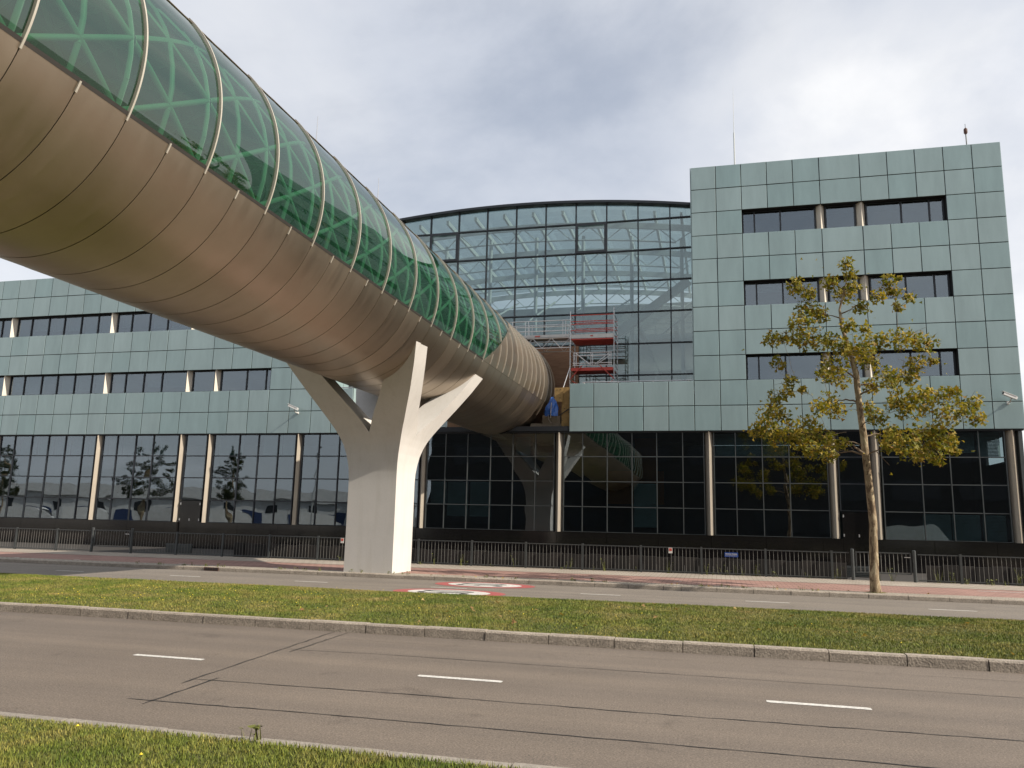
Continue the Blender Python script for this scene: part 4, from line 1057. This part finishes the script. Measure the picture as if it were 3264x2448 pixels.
# signs on the railing
s=thing('railing_sign','small white sign with red print on the railing right of the pier','sign',(-1.64,FYF-.03,.84))
part('plate',MB().box(-1.71,-1.57,FYF-.036,FYF-.026,.84,1.04),MT['sign_white'],s); part('print',MB().box(-1.69,-1.59,FYF-.040,FYF-.037,.92,1.02),MT['sign_red'],s)
s=thing('railing_sign','small white sign with red print on the railing beside the white pier','sign',(-14.9,FYF-.03,.84))
part('plate',MB().box(-14.98,-14.84,FYF-.036,FYF-.026,.84,1.04),MT['sign_white'],s); part('print',MB().box(-14.96,-14.86,FYF-.040,FYF-.037,.92,1.02),MT['sign_red'],s)
s=thing('railing_sign','blue rectangular sign with white lettering on the railing','sign',(.53,FYF-.03,.78))
part('plate',MB().box(.30,.77,FYF-.036,FYF-.026,.77,.935),MT['sign_blue'],s)
lt=MB(); x=.33; g2=random.Random(4)
for wl in (10,9):
    for i in range(wl):
        h=.030 if i else .042; lt.box(x,x+.014,FYF-.040,FYF-.037,.862,.862+h); lt.box(x+.002,x+.018,FYF-.040,FYF-.0372,.862+h*.45,.862+h*.65); x+=.0205
    x+=.02
for z in (.832,.806):
    x=.33
    while x<.73: l=g2.uniform(.01,.05); lt.box(x,x+l,FYF-.040,FYF-.037,z,z+.006); x+=l+.012
part('lettering',lt,MT['sign_white'],s)
# added low blocks with plinth reflections painted in two tones, and two vent grilles
refl_row=thing('slab_edging','low row of dark upright concrete slabs behind the railing','edging',(0,31.35,.09))
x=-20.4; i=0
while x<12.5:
    if not(4.2<x<6.9): part('slab',MB().box(x+.008,x+.51,31.30+.03*(i%2),31.40,.09,.70-.02*(i%3)),MT['slabA'] if i%2 else MT['slabB'],refl_row)
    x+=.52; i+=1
for xa,xb,lab in ((-25.15,-23.75,'grey louvred vent behind the shaded railing'),(4.62,5.68,'grey louvred vent behind the gate by the tree')):
    v=thing('vent_grille',lab,'vent',((xa+xb)/2,33,.09))
    part('frame',MB().box(xa,xb,33.03,33.08,.09,.50),MT['fence'],v)
    for k in range(6): part('louvre',MB().box(xa+.03,xb-.03,32.99,33.029,.12+.06*k,.15+.06*k),MT['frame_grey'],v)

# ------------------------------------------------------------------ plane tree
TX,TY=4.32,24.75
CL="500,60,30 520,110,35 490,200,45 530,170,35 280,170,45 260,150,30 330,200,35 430,150,40 690,150,40 720,190,30 740,130,15 790,215,25 650,210,30 740,260,25 330,280,60 290,330,50 380,300,40 270,400,50 340,400,60 160,410,40 210,400,25 420,420,45 570,260,35 510,350,35 590,360,25 480,440,40 560,450,60 640,420,50 740,410,50 800,400,40 870,430,50 900,510,25 820,530,45 790,580,40 600,500,50 440,530,60 480,590,50 400,570,40 190,520,35 240,600,35 230,650,30 180,680,40 300,640,20 690,580,50 620,620,40 720,620,35 420,700,50 380,720,40 460,740,40 600,720,40 820,670,50 870,660,40 960,670,45 1000,650,30 1080,700,45 1110,770,30 1040,740,40 960,760,50 860,720,40 780,730,50 730,700,40 640,770,40 150,740,50 200,770,50 130,800,40 90,830,35 170,850,50 250,830,50 320,800,50 280,880,50 380,850,60 440,880,40 350,920,40 420,940,40 490,890,30 700,850,50 760,870,60 850,830,50 930,830,50 900,900,60 980,880,40 850,940,50 780,920,40 1000,920,25 920,960,25 690,900,30"
def pix(px,py,Y):
    d=cam_dir(((px-1632)/F_PX,-(py-1224)/F_PX,1)); k=Y/d.y; return Vector((d.x*k,Y,1.8+d.z*k))
g=random.Random(11)
trunk_pts=[Vector((TX,TY,.10)),Vector((TX-.02,TY,.5)),pix(2350+625/1.4424,800+1250/1.4424,TY),pix(2350+600/1.4424,800+1020/1.4424,TY),pix(2350+582/1.4424,800+860/1.4424,TY),pix(2350+560/1.4424,800+700/1.4424,TY),pix(2350+545/1.4424,800+560/1.4424,TY),pix(2350+520/1.4424,800+470/1.4424,TY),pix(2350+480/1.4424,800+350/1.4424,TY),pix(2350+470/1.4424,800+270/1.4424,TY),pix(2350+500/1.4424,800+150/1.4424,TY),pix(2350+500/1.4424,800+70/1.4424,TY)]
trad=[.155,.122,.108,.102,.098,.085,.085,.065,.045,.032,.02,.010]
clumps=[]
for q in CL.split():
    a,b,r=map(float,q.split(',')); p=pix(2350+a/1.4424,800+b/1.4424,TY)
    lim=max(.35,min(2.4,2.5-.42*max(0,p.z-5.2))); dx=abs(p.x-TX)
    dep=math.sqrt(max(0,lim*lim-min(dx,lim*.9)**2)); y=g.uniform(-1,1)*dep*.85
    k=(TY+y)/TY; clumps.append((Vector((p.x*k,TY+y,1.8+(p.z-1.8)*k)),r/1.4424/102))
tree=thing('plane_tree','young plane tree with yellow-green autumn leaves on the pavement edge','tree',(TX,TY,.11))
def dense(pts,rads,n):
    P=[];Q=[]
    for i in range(len(pts)-1):
        for k in range(n):
            t=k/n; P.append(pts[i].lerp(pts[i+1],t)); Q.append(rads[i]*(1-t)+rads[i+1]*t)
    P.append(pts[-1]);Q.append(rads[-1]); return P,Q
TP,TQ=dense(trunk_pts,trad,4)
TP=[p+Vector((.012*noise.noise((i*.7,0,0)),.012*noise.noise((0,i*.7,0)),0)) if i>3 else p for i,p in enumerate(TP)]
part('trunk',MB().tube(TP,TQ,14),MT['bark'],tree,smooth=70)
mb=MB(); nodes=[(p,r) for p,r in zip(TP,TQ) if p.z>3.9]
order=sorted(clumps,key=lambda c:(c[0]-Vector((TX-.1,TY,max(4.6,c[0].z-.5)))).length)
for c,r in order:
    best=None
    for p,rad in nodes:
        d=c-p; L=d.length
        if L<.12: continue
        cost=L+ (1.6*max(0,p.z-(c.z-.15)) ) - .9*min(rad,.06)*8*.3
        hor=(Vector((p.x-TX,p.y-TY,0)).length); ch=Vector((c.x-TX,c.y-TY,0)).length
        if hor>ch+.25: cost+=1.5*(hor-ch)
        if best is None or cost<best[0]: best=(cost,p,rad)
    _,p,rad=best; L=(c-p).length; r0=min(rad*.75,.016+.013*L); n=max(4,int(L/.16)); pts=[];rs=[]
    sag=Vector((g.gauss(0,.08),g.gauss(0,.08),.10*L))
    for i in range(n+1):
        t=i/n; q=p.lerp(c,t)+sag*math.sin(PI*t)*(.8)+Vector((g.gauss(0,.018),g.gauss(0,.018),g.gauss(0,.018)))*(0<i<n)
        pts.append(q); rs.append(r0*(1-t)+.006*t)
    mb.tube(pts,rs,6); nodes+=list(zip(pts[1:],rs[1:]))
    for k in range(5):      # twigs
        e=c+Vector((g.gauss(0,1),g.gauss(0,1),g.gauss(.2,.8)))*r*.75; s0=pts[-2 if n>2 else -1]
        mb.tube([s0,s0.lerp(e,.5)+Vector((0,0,.03)),e],[.006,.005,.003],4)
for e in [(660,985,.35),(640,1010,.2)]:
    pass
mb.tube([TP[14],TP[14]+Vector((.25,-.1,.12)),pix(2350+700/1.4424,800+985/1.4424,TY)],[.02,.014,.006],6)
part('limbs',mb,MT['twig'],tree,smooth=70)
lf=MB()
def leaf(c,s):
    n=Vector((g.gauss(0,.7),g.gauss(0,.7)-.25,g.gauss(.55,.6))).normalized(); u=n.orthogonal().normalized(); u.rotate(Matrix.Rotation(g.uniform(0,6.28),3,n))
    lf.add(leafpoly(c,n,u,s),[tuple(range(8))])
for c,r in clumps:
    for k in range(int(108*(r/.34)**1.6)+14):
        d=Vector((g.gauss(0,1),g.gauss(0,1),g.gauss(0,.85))); d=d.normalized()*(r*1.12*g.random()**.45)
        leaf(c+d,g.uniform(.09,.18))
for k in range(240):
    c,r=g.choice(clumps); leaf(c+Vector((g.gauss(0,.3),g.gauss(0,.3),g.gauss(-.05,.25))),g.uniform(.08,.15))
part('crown',lf,MT['leaf'],tree)
mnd=MB(); vs=[(TX,TY,.16)]; 
for k in range(16): a=2*PI*k/16; rr=.30+.06*math.sin(3*a); vs.append((TX+rr*math.cos(a),TY+rr*.6*math.sin(a)+.02,.113))
mnd.add(vs,[(0,1+k,1+(k+1)%16) for k in range(16)]); tag(obj('tree_pit',mnd,MT['soil']),kind='structure')

# ------------------------------------------------------------------ the other side of the street (reflected in the glazing)
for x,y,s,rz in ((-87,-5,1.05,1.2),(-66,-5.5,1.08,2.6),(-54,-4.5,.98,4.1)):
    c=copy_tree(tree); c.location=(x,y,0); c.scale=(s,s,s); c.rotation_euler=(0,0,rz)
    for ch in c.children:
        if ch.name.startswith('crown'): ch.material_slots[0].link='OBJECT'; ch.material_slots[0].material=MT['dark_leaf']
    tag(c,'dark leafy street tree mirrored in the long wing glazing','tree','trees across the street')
ob=thing('office_block','dark office block across the street, mirrored in the ground floor glazing','building',(13,-25,0))
part('wall',MB().box(-34,60,-40,-16.2,0,17.5),MT['brick_dark'],ob)
for k in range(4):
    for j in range(13):
        x=-31+7*j; part('window',MB().box(x,x+5,-16.2,-16.15,1.6+3.7*k,3.4+3.7*k),MT['dark'],ob)
part('roof',MB().box(-34.3,60.3,-40.3,-15.9,17.5,17.9),MT['roof'],ob)
wh=thing('warehouse','low white warehouse mirrored in the long wing glazing','building',(-80,-30,0))
part('wall',MB().box(-120,-44,-40,-25,0,4.3),MT['white_wall'],wh)
part('roof',MB().prism_y([(-121,4.3),(-43,4.3),(-50,5.9),(-114,5.9)],-40.5,-24.5),MT['white_wall'],wh)
for j in range(12): 
    x=-117+6*j; part('door',MB().box(x,x+2.4,-25,-24.95,0,2.6),MT['blue_wall'],wh); part('window',MB().box(x+3,x+4,-25,-24.95,2.6,3.7),MT['dark'],wh)
wh.rotation_euler=(0,0,R(-25))
lp=thing('street_lamp','tall grey street lamp mirrored in the glazing beside the pier','lamp',(-43,-3.6,0))
part('pole',MB().tube([(-43,-3.6,0),(-43,-3.6,9)],[.11,.06],10),MT['alu'],lp); part('arm',MB().tube([(-43,-3.6,8.9),(-42.4,-3.0,9.3),(-41.6,-2.2,9.4)],.05,8),MT['alu'],lp); part('lantern',MB().bar((-41.7,-2.3,9.4),(-41.1,-1.7,9.4),.22,.1),MT['fence'],lp)
# pale van parked across the street
vn=thing('parked_van','white panel van mirrored in the glazing right of the tree','van',(17.5,-3,0))
part('body',MB().prism_y([(14.6,.35),(20.6,.35),(20.6,1.15),(20.2,1.3),(19.3,2.25),(18.8,2.45),(14.6,2.5)],-4,-2),MT['white_wall'],vn)
part('windscreen',MB().add([(20.18,-3.9,1.34),(20.18,-2.1,1.34),(19.36,-2.1,2.22),(19.36,-3.9,2.22)],[(0,1,2,3)]),MT['dark'],vn)
for x in (15.7,19.4):
    for y in (-4,-2): part('wheel',MB().tube([(x,y-.1,.34),(x,y+.1,.34)],.34,16),MT['dark'],vn)
for i,(x,y,rz) in enumerate(((-58,-11,-.5),(-68,-12,-.4),(-79,-11,-.6),(-90,-12,-.5),(-47,-12,-.5))):
    c=copy_tree(vn); c.location=(x,y,0); c.rotation_euler=(0,0,rz); tag(c,'white panel van in the row mirrored in the long wing glazing','van','vans across the street')
# far greenery past the right-hand corner
ft=copy_tree(tree); ft.location=(36,72,0); ft.scale=(.9,.9,.9); ft.rotation_euler=(0,0,.7)
tag(ft,'distant tree just past the far corner of the tall wing','tree')
